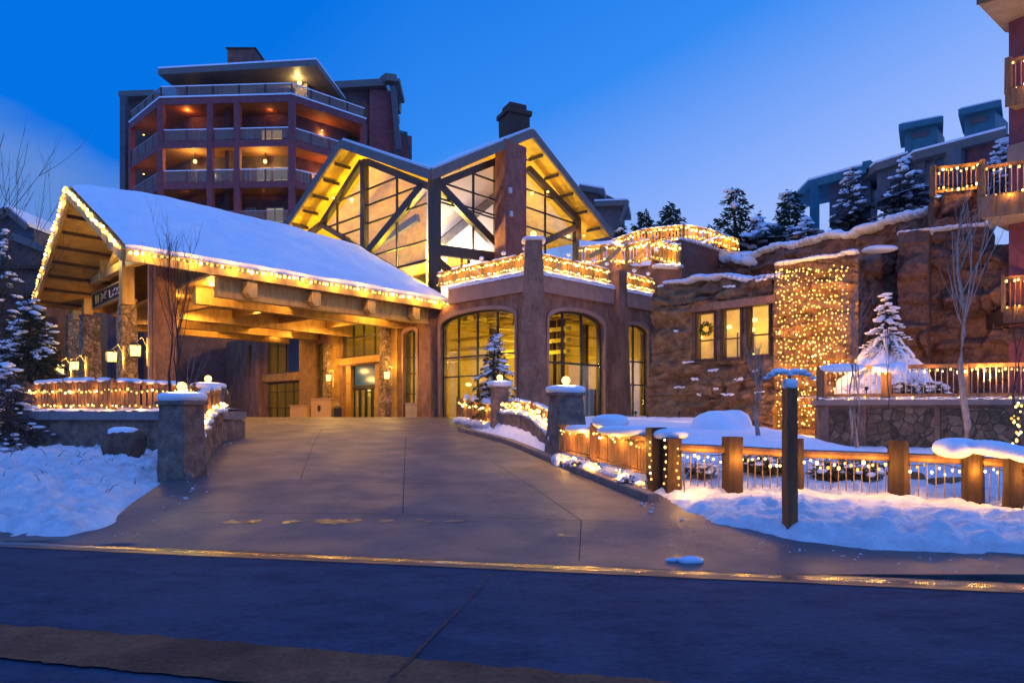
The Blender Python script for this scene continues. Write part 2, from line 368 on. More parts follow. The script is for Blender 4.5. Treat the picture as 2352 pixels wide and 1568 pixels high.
def lights_on(label, group, pts, step=.3, r=.04, jit=.03, drop=0, mesh=None, every=1.2, power=6, off=.12, color=WARM, spots=None, wire=True, cat='string lights', name='string_lights', sag=.03):
    """a string of lights: one thing > cord, bulbs (the nearest 100 as parts, the rest one part), lights"""
    pts = [Vector(p) for p in pts]; L = plen(pts); base = pts[0].copy()
    t = thing(name, label, cat, base, group); ORG[t.name] = base
    me = mesh or BM1
    if spots is None:
        n = max(2, int(L / step)); spots = []
        for i in range(n):
            p = along(pts, L * (i + .5) / n)
            spots.append(p + Vector((random.uniform(-jit, jit), random.uniform(-jit, jit) * .4, random.uniform(-jit, jit) - drop * random.random())))
    if wire:
        w = MB(); seg = 26; k = 0
        q = [along(pts, L * i / seg) + Vector((0, 0, sag * math.sin(i * 2.1))) for i in range(seg + 1)]
        w.tube(q, .009, .009, 4); w.build('cord', DARK, t)
    spots.sort(key=lambda p: (p - CAMP).length)
    near = spots[:100] if len(spots) > 100 else spots
    for p in near:
        o = bpy.data.objects.new('bulb', random.choice(BMV[me.name])); COL.objects.link(o); o.parent = t; o.location = p - base; s = r * random.uniform(.55, 1.25); o.scale = (s, s, s)
    rest = spots[100:]
    if rest:
        mb = MB()
        for p in rest: s = r * random.uniform(.6, 1.2); mb.ball(p, s, s, s * 1.15, 5, 3)
        o = mb.build('bulbs', me.materials[0], t); o['kind'] = 'stuff'
    if power:
        m = max(1, int(round(L / every)))
        for i in range(m):
            p = along(pts, L * (i + .5) / m); d = (CAMP - p); d.z = 0; d.normalize()
            lamp(t, p + d * off + Vector((0, 0, -.05)), power, color, .035)
    return t

# ================================================================== THE SETTING
# ---- street, driveway, gutter
def street_edge(x): return 8.1 - .194 * x
mb = MB(); mb.grid(lambda a, b: (-60 + 120 * a, -30 + b * (street_edge(-60 + 120 * a) + .03 + 30), -.01), 60, 12); mb.build('street', ASPH, origin=(0, 0, 0))['kind'] = 'structure'
LE = [gp(*q) for q in ((130, 1250), (215, 1238), (330, 1197), (425, 1112), (438, 1103), (470, 1055), (500, 1010), (527, 966))]
LE = [Vector((-9.6, 9.98, 0))] + LE + [Vector((-12.2, 31, 0)), Vector((-15, 47, 0))]
RE = [gp(*q) for q in ((2352, 1288), (2000, 1277), (1800, 1250), (1640, 1216), (1540, 1182), (1492, 1152), (1380, 1106), (1270, 1062), (1200, 1031), (1125, 1004), (1050, 976))]
RE = [Vector((9, 7.6, 0))] + RE + [Vector((-1.0, 31, 0)), Vector((1, 47, 0))]
def edge_x(E, y):
    for a, b in zip(E, E[1:]):
        if a.y <= y <= b.y: return a.x + (b.x - a.x) * (y - a.y) / max(1e-6, b.y - a.y)
    return E[0].x if y < E[0].y else E[-1].x
def segd(p, a, b):
    ax, ay, bx, by = a.x, a.y, b.x, b.y; dx, dy = bx - ax, by - ay
    t = max(0, min(1, ((p[0] - ax) * dx + (p[1] - ay) * dy) / max(1e-9, dx * dx + dy * dy)))
    return math.hypot(p[0] - ax - t * dx, p[1] - ay - t * dy)
def outside(E, side, x, y):                     # signed distance outside the drive edge
    d = min(segd((x, y), a, b) for a, b in zip(E, E[1:]))
    ins = (x - edge_x(E, y)) * side
    if side > 0 and y < E[0].y: ins = -1
    if y < street_edge(x): ins = -1
    return d if ins > 0 else -d
mb = MB()
ys = [7.6 + i * .25 for i in range(160)]
def drv(a, b):
    y = 7.55 + 39 * b; xl = edge_x(LE, y) - .5; xr = edge_x(RE, y) + .5
    if y < 9.9: xl = -11
    if y < 8.6: xr = 9.5
    x = xl + (xr - xl) * a
    yy = max(y, street_edge(x) + .02)
    return (x, yy, G(x, yy) + .004)
mb.grid(drv, 40, 150); mb.build('driveway', CONC, sm=True, origin=(0, 0, 0))['kind'] = 'structure'
# flat forecourt under the canopy and in front of the lodge
mb = MB(); mb.grid(lambda a, b: (-34 + 36 * a, 29 + 30 * b, G(-34 + 36 * a, 29 + 30 * b) - .012), 30, 30); mb.build('forecourt', CONC, sm=True, origin=(0, 0, 0))['kind'] = 'structure'
# expansion joints in the driveway
mb = MB()
def joint(pix, w=.014):
    pts = [gp(*q) for q in pix]; fine = []
    for a, b in zip(pts, pts[1:]):
        for i in range(12): fine.append(a.lerp(b, i / 12))
    fine.append(pts[-1])
    for a, b in zip(fine, fine[1:]):
        d = (b - a); d.z = 0; d.normalize(); s = Vector((-d.y, d.x, 0)) * w / 2
        q = [a - s, a + s, b + s, b - s]
        mb.add([(p.x, p.y, max(G(p.x, p.y), 0) + .009) for p in q], [(0, 1, 2, 3)])
joint([(440, 1110), (700, 1103), (1000, 1112)], .02)
joint([(430, 1178), (925, 1183), (1335, 1196), (1580, 1202)])
joint([(925, 1183), (930, 1050), (932, 1000)]); joint([(1335, 1196), (1240, 1130), (1130, 1060)])
joint([(1335, 1196), (1330, 1290)]); joint([(690, 1100), (720, 1020), (740, 985)])
mb.build('driveway_joints', JOINT, origin=(0, 0, 0))['kind'] = 'structure'
# wet gutter pan along the street
mb = MB()
def gut(a, b):
    x = -13 + 26 * a; w = .015 + .12 * (.5 + .5 * noise.noise(Vector((x * .7, 0, 3)))) + .05 * noise.noise(Vector((x * 4, b, 1)))
    y = street_edge(x) - .10 + (b - .5) * 2 * max(.035, w)
    return (x, y, .004 + .004 * noise.noise(Vector((x * 5, y * 14, 0))))
mb.grid(gut, 260, 4); mb.build('gutter_water', WET, sm=True, origin=(0, 0, 0))['kind'] = 'structure'
mb = MB()
mb.grid(lambda a, b: (-14 + 28 * a, street_edge(-14 + 28 * a) + .10 - .42 * b, .0015 if .1 < b < .9 else .0), 60, 3); mb.build('gutter_pan', mat('gutter_concrete', (.08, .068, .07), (.04, .034, .038), scale=3, rough=.5, rlo=.28, bump=.15, stretch=(.5, 3, 1), det=9), origin=(0, 0, 0))['kind'] = 'structure'
# a strip of paler concrete at the near side of the street and the cracked joint across it
mb = MB()
def near(vx, vy): d = EYE * FPX / (vy - HY); return Vector(((vx - CX) / FPX * d, d, .006))
a, b, c, d = near(-60, 1432), near(2500, 1625), near(1300, 1625), near(-60, 1512)
def strip(a, b):
    t_ = near(-80 + 2000 * a, 1430 + 175 * a ** 1.15); l_ = near(-80 + 1700 * a, 1503 + 170 * a); k = b + (b - .5) * .0
    p = t_.lerp(l_, b); e = (1 - abs(2 * b - 1)) < .05
    if e: p.y += .05 * noise.noise(Vector((p.x * 4, b, 0))) + .02 * noise.noise(Vector((p.x * 16, b, 0)))
    return p
mb.grid(strip, 220, 6)
mb.build('concrete_strip', CONC2, origin=(0, 0, 0))['kind'] = 'structure'
mb = MB()
q = [near(1128, 1318), near(1085, 1370), near(1030, 1425), near(975, 1480), near(930, 1530), near(875, 1580), near(820, 1640)]
for a, b, w in zip(q, q[1:], (.012, .014, .018, .035, .03, .03)):
    for k in range(8):
        p0 = a.lerp(b, k / 8); p1 = a.lerp(b, (k + 1) / 8); j0 = noise.noise(p0 * 9) * .02; j1 = noise.noise(p1 * 9) * .02
        ww = w * (.6 + random.random() * .9)
        mb.add([(p0.x + j0 - ww / 2, p0.y, .011), (p0.x + j0 + ww / 2, p0.y, .011), (p1.x + j1 + ww / 2, p1.y, .011), (p1.x + j1 - ww / 2, p1.y, .011)], [(0, 1, 2, 3)])
mb.build('street_crack', mat('crack_fill', (.13, .055, .035), (.03, .02, .02), scale=5, rough=.9), origin=(0, 0, 0))['kind'] = 'structure'
# ground far around
mb = MB(); mb.grid(lambda a, b: (-300 + 600 * a, 7 + 393 * b if b > 0 else street_edge(-300 + 600 * a), -.35), 20, 20); mb.build('ground', SNOW, origin=(0, 0, 0))['kind'] = 'structure'

# ---- snow banks (height above the drive edges)
def lumps(x, y, f=1.0): return noise.noise(Vector((x * f, y * f, 0))) * .5 + .5
def HL(x, y):
    d = outside(LE, -1, x, y)
    if abs(d) < 1.5: d += .16 * noise.noise(Vector((x * 2.2, y * 2.2, 6))) + .07 * noise.noise(Vector((x * 7, y * 7, 6)))
    base = .036 * max(0, y - 9.8)
    if d <= 0: return G(x, y) - .12 + d * .3
    up = smooth(d / .8)
    h = .06 + .40 * smooth(d / 3.2) * smooth((y - 9.6) / 4) * (1 - .85 * smooth((y - 14.5) / 5))
    n = abs(noise.noise(Vector((x * 1.0, y * 1.0, 2)))) * .30 + abs(noise.noise(Vector((x * 2.6, y * 2.6, 2)))) * .22 + abs(noise.noise(Vector((x * 5.5, y * 5.5, 5)))) * .11 + noise.noise(Vector((x * 11, y * 11, 5))) * .045
    top = base + h + n * smooth(d / 1.2)
    if y > 16: top = min(top, 1.0) + 0 * y
    return (G(x, y) - .1) * (1 - up) + top * up
def HR(x, y):
    d = outside(RE, 1, x, y)
    if abs(d) < 1.5 and y < 13.2: d += .14 * noise.noise(Vector((x * 2.2, y * 2.2, 6))) + .06 * noise.noise(Vector((x * 7, y * 7, 6)))
    if d <= 0: return G(x, y) - .12 + d * .3
    up = smooth(d / .55)
    ramp = ((8, .0), (10, .13), (11.5, .20), (12.6, .27), (14, .42), (16, .72), (18, 1.02), (22, 1.25), (27, 1.46), (60, 1.5))
    for (y0, z0), (y1, z1) in zip(ramp, ramp[1:]):
        if y0 <= y <= y1: b = z0 + (z1 - z0) * (y - y0) / (y1 - y0); break
    else: b = 0
    low = .62 * smooth((x - 7.5) / 3) * smooth((y - 15) / 4); b -= low
    if x < 6: b = b * (1 - .28 * smooth((4.5 - x) / 3) * smooth((17 - y) / 3))
    amp = 1 if y < 13 else .45
    n = abs(noise.noise(Vector((x * 1.3, y * 1.3, 8)))) * .22 + abs(noise.noise(Vector((x * 3.2, y * 3.2, 8)))) * .12 + abs(noise.noise(Vector((x * 6.5, y * 6.5, 1)))) * .06 + noise.noise(Vector((x * 13, y * 13, 1))) * .02
    top = b + .06 + n * amp * smooth(d / .9)
    return (G(x, y) - .1) * (1 - up) + top * up
mb = MB(); mb.grid(lambda a, b: (lambda x, y: (x, y, HL(x, y)))(-17 + 12.2 * a, 9 + 13 * b), 230, 240, keep=lambda a, b: 9 + 13 * b > street_edge(-17 + 12.2 * a) - .1)
mb.build('snow_bank', SNOW, sm=True, origin=(0, 0, 0))['kind'] = 'structure'
mb = MB(); mb.grid(lambda a, b: (lambda x, y: (x, y, HL(x, y)))(-60 + 43 * a, 9 + 60 * b), 60, 80, keep=lambda a, b: 9 + 60 * b > street_edge(-60 + 43 * a))
mb.build('snow_field', SNOW, sm=True, origin=(0, 0, 0))['kind'] = 'structure'
mb = MB(); mb.grid(lambda a, b: (lambda x, y: (x, y, HR(x, y)))(.9 + 11 * a, 7.4 + 8 * b), 250, 190)
mb.build('snow_bank', SNOW, sm=True, origin=(0, 0, 0))['kind'] = 'structure'
_c = Vector((.94, 30, 0)); _nl = Vector((-4.94, 4.8, 0)).normalized(); _nr = Vector((6.61, 6.3, 0)).normalized()
def in_lodge(x, y):
    q = Vector((x, y, 0)) - _c; nL = Vector((-_nl.y, _nl.x, 0)); nR = Vector((_nr.y, -_nr.x, 0))
    return q.dot(nL) < -.15 and q.dot(nR) < -.15 and x < 7.4 or y > 30.6 + (x + 3) * .0 and x < .2
mb = MB(); mb.grid(lambda a, b: (lambda x, y: (x, y, HR(x, y) - .01))(-2.5 + 30 * a, 15.3 + 24 * b), 150, 120, keep=lambda a, b: not in_lodge(-2.5 + 30 * a, 15.3 + 24 * b))
mb.build('snow_field', SNOWR, sm=True, origin=(0, 0, 0))['kind'] = 'structure'
# kerb round the right side of the drive
kp = [gp(*q) for q in ((1052, 990), (1125, 1008), (1160, 1018), (1200, 1034), (1240, 1052), (1272, 1066), (1330, 1090), (1400, 1118), (1450, 1138), (1488, 1153))]
mb = MB(); ff = []
for a, b in zip(kp, kp[1:]):
    for i in range(4): ff.append(a.lerp(b, i / 4))
ff.append(kp[-1])
vs = []; fs = []
for i, p in enumerate(ff):
    a = ff[max(0, i - 1)]; b = ff[min(len(ff) - 1, i + 1)]; d = (b - a); d.z = 0; d.normalize(); s = Vector((d.y, -d.x, 0)) * -1
    if s.x < 0: s = -s
    for o, z in ((0, -.1), (0, .12), (.02, .14), (.2, .14), (.22, -.1)): vs.append(p + s * o + Vector((0, 0, z)))
for i in range(len(ff) - 1):
    for k in range(4): fs.append((i * 5 + k, i * 5 + k + 1, i * 5 + 5 + k + 1, i * 5 + 5 + k))
fs.append((0, 1, 2, 3, 4)); k = (len(ff) - 1) * 5; fs.append((k + 4, k + 3, k + 2, k + 1, k))
mb.add(vs, fs); mb.build('kerb', mat('kerb_concrete', (.28, .20, .16), (.17, .12, .10), scale=4, rough=.7, bump=.2), origin=(0, 0, 0))['kind'] = 'structure'
mb = MB()
kl = [gp(*q) for q in ((440, 1103), (470, 1055), (500, 1010), (524, 972))]
mb.tube([p + Vector((-.06, 0, .04)) for p in kl], .09, .09, 6); mb.build('kerb', MT['kerb_concrete'], origin=(0, 0, 0))['kind'] = 'structure'
# a lump of ice in the gutter
p = near(1585, 1292); mb = MB(); mb.ball((p.x, p.y, .03), .16, .07, .05, 9, 5, .4, 9, .8); mb.ball((p.x - .17, p.y + .05, .02), .13, .03, .03, 8, 4, .4, 9)
tag(mb.build('ice_chunk', ICE, sm=True), 'small blue chunk of ice lying beside the wet gutter', 'ice chunk')

# ================================================================== PIERS WITH GLOBE LAMPS
def snow_cap(mb, c, sx, sy, h, yaw=0): mb.ball((c[0], c[1], c[2] + h * .45), sx / 2, sy / 2, h * .55, 16, 8, .10, 2.2, .62, yaw)
def pier(loc, w0, w1, h, yaw, label, d0=None, cap=True, snow=.16):
    t = thing('stone_pier', label, 'pier', loc, 'stone piers beside the driveway')
    mb = MB().rocky(loc, w0, w1, h, yaw, .035, 3, d0, None if d0 is None else d0 * w1 / w0); mb.build('shaft', PILR, t, sm=False, weld=True)
    top = Vector(loc) + Vector((0, 0, h))
    mb = MB(); f = Fr((top.x, top.y), (top.x + math.cos(yaw), top.y + math.sin(yaw)))
    s = w1 / 2 + .07; mb.box(f, -s, s, -s, s, top.z - .01, top.z + .06); mb.build('cap_stone', DARK if not cap else PILR, t)
    mb = MB(); snow_cap(mb, (top.x, top.y, top.z + .05), w1 + .30, w1 + .30, snow * 1.35, yaw); mb.build('snow_cap', SNOWR, t, sm=True)
    return top + Vector((0, 0, .06 + snow * 1.2))
def globe(p, label, r=.11, power=25, off=.18):
    r *= .88
    t = thing('globe_lamp', label, 'lamp', p, 'round globe lamps on the piers')
    MB().tube([p + Vector((0, 0, -.12)), p + Vector((0, 0, .03))], .05, .07, 10).build('lamp_base', DARK, t)
    MB().ball(p + Vector((0, 0, .02 + r)), r, r, r, 16, 10).build('globe', GLOBE, t, sm=True)
    d = (CAMP - p); d.z = 0; d.normalize(); lamp(t, p + Vector((0, 0, r)) + d * (r + off), power, (1, .66, .2), .06, name='lamp_light')
    return t
p1 = P(402, 1092, 14.3); p1.z = .22
tp = pier((p1.x, p1.y + .3, .18), .72, .60, 1.78, -.25, 'battered grey stone pier at the left mouth of the driveway, thickly capped with snow')
globe(tp, 'globe lamp glowing on the snow-capped pier nearest the street at left', .115, 60)
p2 = P(478, 960, 23); tp2 = pier((p2.x, p2.y, .9), .78, .72, 1.62, -.3, 'square grey stone pier behind the nearest left pier, by the end of the left fence')
globe(tp2, 'globe lamp on the farther left pier, a yellow star in front of the dark wing', .13, 30)
p3 = P(1302, 1062, 17.3); tp3 = pier((p3.x, p3.y + .3, .4), .92, .66, 1.82, .3, 'largest right-hand stone pier, tapered, with rounded snow cap, in front of the middle arched window', .9)
globe(tp3, 'globe lamp on the big tapered pier in front of the middle arched window', .125, 25)
p4 = P(1148, 1000, 24); tp4 = pier((p4.x, p4.y, .9), .58, .52, 1.72, .2, 'slim stone pier beside the snowy little conifer')
globe(tp4, 'globe lamp on the slim pier beside the snowy little conifer', .12, 22)

# ================================================================== FENCES
def fence(name, label, cat, bot, top, posts=(), bal=.13, br=.012, rail=(.08, .07), wood=FWOOD, balm=None, postw=.14, post_up=.12, group=None, slat=None, bottom_rail=True,
          snow=0, postm=None, round_rail=False, board_gap=0):
    bot = [Vector(p) for p in bot]; top = [Vector(p) for p in top]; L = plen(bot); LT = plen(top)
    t = thing(name, label, cat, bot[0], group); balm = balm or wood; postm = postm or wood
    mb = MB()
    for a, b in zip(top, top[1:]):
        if round_rail: mb.tube([a, a.lerp(b, .5), b], rail[0] / 2, rail[0] / 2, 8)
        else: mb.beam(a, b, rail[0], rail[1], ext=.01)
    mb.build('top_rail', wood, t)
    if bottom_rail:
        mb = MB()
        for a, b in zip(bot, bot[1:]): mb.beam(a, b, rail[0] * .7, rail[1] * .8, ext=.01)
        mb.build('bottom_rail', wood, t)
    for s in posts:
        a = along(bot, L * s); b = along(top, LT * s); b = Vector((a.x, a.y, b.z + post_up))
        MB().tube([a - Vector((0, 0, .15)), b], postw / 2 * 1.2, postw / 2 * 1.12, 4 if not round_rail else 9, .06).build('post', postm, t)
    n = max(1, int(L / bal)); rest = MB(); cnt = 0
    for i in range(n):
        s = (i + .5) / n; a = along(bot, L * s); b = along(top, LT * s); b = Vector((a.x, a.y, b.z))
        d = (along(bot, min(L, L * s + .1)) - along(bot, max(0, L * s - .1))); d.z = 0; d.normalize()
        tgt = MB() if cnt < 100 else rest
        if slat:
            sd = Vector((-d.y, d.x, 0)); w = slat / 2 * random.uniform(.85, 1.1)
            c = []
            for z in (a, b):
                for i2, j2 in ((-1, -1), (1, -1), (1, 1), (-1, 1)): c.append(z + d * (w * i2) + sd * (.012 * j2))
            tgt.add(c, [(3, 2, 1, 0), (4, 5, 6, 7), (0, 1, 5, 4), (1, 2, 6, 5), (2, 3, 7, 6), (3, 0, 4, 7)])
        else: tgt.tube([a, b], br, br, 5)
        if cnt < 100: tgt.build('board' if slat else 'baluster', balm, t)
        cnt += 1
    if rest.v: rest.build('board' if slat else 'balusters', balm, t)['kind'] = 'stuff'
    if snow:
        mb = MB(); N = max(8, int(L / .35))
        for i in range(N):
            s = (i + .5) / N; q = along(top, LT * s)
            if noise.noise(q * 1.7) > -.28: mb.ball(q + Vector((0, 0, rail[1] / 2 + snow * .25)), L / N * .75, rail[0] * .62, snow * .6, 8, 5, .25, 3, .8, math.atan2((top[-1] - top[0]).y, (top[-1] - top[0]).x))
        if mb.v: mb.build('snow_ridge', SNOWR, t, sm=True)
    return t
def zz(p, z): return Vector((p.x, p.y, z))

# left fence, bowed, on its planter wall
lf = [P(60, 900, 23.2), P(140, 900, 22.2), P(220, 900, 21.5), P(300, 900, 21.2), P(380, 900, 21.6), P(450, 900, 22.6)]
fence('timber_fence', 'bowed board fence with warm lights on top of the left planter wall', 'fence', [zz(p, 1.95) for p in lf], [zz(p, 2.68 + .06 * math.sin(i)) for i, p in enumerate(lf)],
      posts=(.0, .32, .62, 1.0), bal=.16, slat=.12, snow=.13, rail=(.12, .08), postw=.2)
lights_on('icicle lights strung under the top rail of the bowed left fence', 'strings of warm lights on the fences', [zz(p, 2.5) + (CAMP - p).normalized() * .12 for p in lf], .14, .034, .03, .10, every=1.1, power=7, off=.15)
lights_on('glow of lights along the foot of the bowed left fence in the snow', 'strings of warm lights on the fences', [zz(p, 2.0) + (CAMP - p).normalized() * .25 for p in lf], .2, .03, .04, .02, every=1.3, power=6, off=.1)
t = thing('planter_wall', 'long plastered planter wall with pale coping below the bowed left fence', 'wall', P(215, 1040, 21))
fw = Fr((P(68, 900, 21.3).x, 21.3), (P(470, 900, 20.6).x, 20.6))
mb = MB(); mb.grid(lambda a, b: fw.pt(fw.len * a, noise.noise(Vector((a * 9, b * 3, 0))) * .06 - .1, -.1 + 1.65 * b), 60, 12)
mb.box(fw, 0, fw.len, -2.4, -.14, -.1, 1.5); mb.build('wall_body', PILR, t)
mb = MB(); mb.box(fw, -.15, fw.len, -2.5, .08, 1.55, 1.80); mb.build('coping', mat('coping', (.30, .25, .24), (.22, .18, .17), scale=3, rough=.7, bump=.2), t)
mb = MB()
mb.grid(lambda a, b: fw.pt(-.1 + (fw.len + .1) * a, -2.4 + 2.42 * b, 1.80 + .10 * math.sin(math.pi * min(1, max(0, b * .98 + .01))) ** .5 + .05 * noise.noise(Vector((a * 30, b * 5, 0)))), 90, 10)
mb.build('snow_layer', SNOWR, t, sm=True)
# boulder with snow, right of the planter wall
def boulder(p, sx, sy, sz, label, snow=True, m=ROCK2, seed=0):
    t = thing('boulder', label, 'boulder', p, 'boulders in the snow')
    MB().ball(Vector(p) + Vector((0, 0, sz * .4)), sx, sy, sz, 14, 9, .35, 1.5, .8, seed).build('rock', m, t, sm=False)
    if snow: MB().ball(Vector(p) + Vector((0, 0, sz * 1.32)), sx * .8, sy * .8, sz * .28, 12, 6, .2, 2, .8, seed).build('snow_cap', SNOWR, t, sm=True)
boulder(P(285, 1055, 18.2), .5, .4, .55, 'low dark boulder with a snow cap in front of the left planter wall')
# left side fence between the two left piers on a curved rubble wall
ls = [P(442, 1000, 14.9), P(466, 960, 17.4), P(492, 950, 20.3), P(505, 940, 22.4)]
wt = [1.22, 1.62, 1.78, 1.8]
t = thing('rubble_wall', 'curved rubble wall rising beside the left edge of the driveway', 'wall', ls[0])
mb = MB()
def wl(a, b, off=0):
    q = along([zz(p, 0) for p in ls], plen([zz(p, 0) for p in ls]) * a); k = a * 3; i = min(2, int(k)); z1 = wt[i] + (wt[i + 1] - wt[i]) * (k - i)
    z = .2 + (z1 - .2) * b; n = noise.noise_vector(Vector((q.x * 2, q.y * 2, z * 2.5))) * .12
    return Vector((q.x + off + n.x, q.y, z + n.z * .3))
mb.grid(lambda a, b: wl(a, b, .12), 30, 10); mb.grid(lambda a, b: wl(a, 1) + Vector((.12 - .5 * b, 0, 0)), 30, 3); mb.grid(lambda a, b: wl(a, b, -.38), 30, 6); mb.build('rubble', PILR, t)
mb = MB()
for i in range(16):
    q = wl(i / 15, 1); mb.ball(q + Vector((.0, 0, .04)), .28, .32, .09, 8, 5, .3, 3)
mb.build('snow_top', SNOWR, t, sm=True)
fence('timber_fence', 'short sloping fence between the two left piers', 'fence', [zz(p, z + .12) for p, z in zip(ls, wt)], [zz(p, z) for p, z in zip(ls, (1.95, 2.2, 2.4, 2.45))], posts=(.02, .5), bal=.28, br=.03, rail=(.1, .1), snow=.16)
lights_on('lights wound along the short sloping fence beside the left edge of the driveway', 'strings of warm lights on the fences', [zz(p, z + .22) + Vector((.22, -.05, 0)) for p, z in zip(ls, wt)], .16, .04, .05, 0, every=1.5, power=8, off=.1)
lf2 = [P(503, 940, 23.2), P(512, 940, 24.8), P(522, 940, 27)]
fence('timber_fence', 'short stub of fence just past the farther left pier', 'fence', [zz(p, 1.0) for p in lf2], [zz(p, 2.45) for p in lf2], posts=(0, .5, 1), bal=.25, slat=.2, rail=(.1, .1), snow=.2, postw=.24)
boulder(P(518, 985, 24.5), .45, .8, .55, 'rounded rock wall end beside the left edge of the driveway', False, PILR)

# ---- right side: low fence, curved wall, board fence, long fence
rf = [P(1052, 985, 27.5), P(1090, 985, 26), P(1128, 985, 24.6)]
fence('timber_fence', 'low board fence left of the slim pier by the driveway crest', 'fence', [zz(p, G(p.x, p.y) + .28) for p in rf], [zz(p, z) for p, z in zip(rf, (2.28, 2.16, 2.0))], posts=(.0, .5), bal=.15, slat=.125, rail=(.1, .08), snow=.26, postw=.12)
tn = [p + (CAMP - p).normalized() * .16 for p in rf]
lights_on('lights under the rail of the low fence left of the slim pier', 'strings of warm lights on the fences', [zz(p, z) for p, z in zip(tn, (2.16, 2.04, 1.88))], .15, .036, .03, .08, every=1.2, power=9)
lights_on('lights lying in snow at the foot of the low fence left of the slim pier', 'strings of warm lights on the fences', [zz(p, G(p.x, p.y) + .36) for p in tn], .18, .03, .03, .03, every=1.2, power=9)
mb = MB()
for i in range(14):
    q = along(rf, plen(rf) * i / 13); q = q + (CAMP - q).normalized() * .12; mb.ball(zz(q, G(q.x, q.y) + .22), .22, .14, .16, 8, 5, .3, 4)
tag(mb.build('snow_drift', SNOW, sm=True), 'small drift of snow banked against the low fence left of the slim pier', 'snow drift')
cw = [P(1150, 1000, 23.5), P(1180, 1000, 22.2), P(1215, 1000, 20.5), P(1245, 1000, 18.9), P(1272, 1000, 17.6)]
cz = [1.75, 1.74, 1.62, 1.36, 1.05]
t = thing('curved_wall', 'low curved plastered wall sweeping between the slim and the big right pier', 'wall', cw[0])
mb = MB()
def cwf(a, b, off=0):
    L = plen(cw); q = along(cw, L * a); k = a * 4; i = min(3, int(k)); z1 = cz[i] + (cz[i + 1] - cz[i]) * (k - i)
    return Vector((q.x, q.y + off, .1 + (z1 - .1) * b)) + noise.noise_vector(Vector((q.x, q.y, b * 3)) * 2) * .035
mb.grid(lambda a, b: cwf(a, b), 40, 6); mb.grid(lambda a, b: cwf(a, 1) + Vector((.35 * b, .15 * b, 0)), 40, 2); mb.build('wall_body', PILR, t)
mb = MB()
for i in range(24):
    q = cwf(i / 23, 1); mb.ball(q + Vector((.12, .05, .05)), .22, .2, .10, 8, 5, .35, 4)
mb.build('snow_top', SNOWR, t, sm=True)
fence('timber_fence', 'curving fence above the low curved wall between the two right piers', 'fence', [zz(p, z + .1) + Vector((.15, .05, 0)) for p, z in zip(cw, cz)], [zz(p, z) + Vector((.15, .05, 0)) for p, z in zip(cw, (2.12, 2.1, 2.0, 1.82, 1.6))], posts=(.5,), bal=.16, slat=.12, rail=(.09, .07), snow=.1)
sp = []
for i in range(130):
    a = random.random(); q = cwf(a, 1); k = a * 4; j = min(3, int(k)); zt = [2.12, 2.1, 2.0, 1.82, 1.6]; z2 = zt[j] + (zt[j + 1] - zt[j]) * (k - j)
    d = (CAMP - q).normalized() * .05; sp.append(Vector((q.x + d.x, q.y + d.y, random.uniform(q.z + .05, z2 - .02))))
lights_on('net of tangled lights over the curving fence between the two right piers', 'strings of warm lights on the fences', [zz(p, z + .3) for p, z in zip(cw, cz)], .1, .036, spots=sp, every=1.0, power=12, off=.3)
# near board fence
bf = [P(1284, 1000, 16.7), P(1340, 1000, 15.6), P(1415, 1000, 14.2), P(1488, 1000, 13.1)]
bz = [.86, .80, .70, .60]; tz = [1.46, 1.44, 1.36, 1.28]
fence('timber_fence', 'board fence with lights running from the big right pier down to the double posts', 'fence', [zz(p, z) for p, z in zip(bf, bz)], [zz(p, z) for p, z in zip(bf, tz)], posts=(.45,), bal=.115, slat=.10, rail=(.11, .08), postw=.18, post_up=.14, snow=0)
tn = [p + (CAMP - p).normalized() * .10 for p in bf]
lights_on('lights hanging under the rail of the board fence beside the big right pier', 'strings of warm lights on the fences', [zz(p, z - .1) for p, z in zip(tn, tz)], .10, .023, .05, .05, every=.8, power=9, off=.2)
gl2 = [p + (CAMP - p).normalized() * .34 for p in bf]
lights_on('tangled lights in the snowy plants at the foot of the board fence', 'strings of warm lights on the fences', [zz(p, z - .12) for p, z in zip(gl2, bz)], .05, .020, .09, .05, every=.6, power=20, off=.22)
mb = MB()
for i in range(60):
    q = along(bf, plen(bf) * random.random()); q = q + (CAMP - q).normalized() * random.uniform(.15, .5)
    s = random.uniform(.07, .16); mb.ball((q.x, q.y, G(q.x, q.y) + random.uniform(.02, .16)), s * 1.4, s, s, 7, 5, .5, 6)
tag(mb.build('snow_drift', SNOW, sm=True), 'lumpy drift of snow over the plants below the near board fence', 'snow drift')
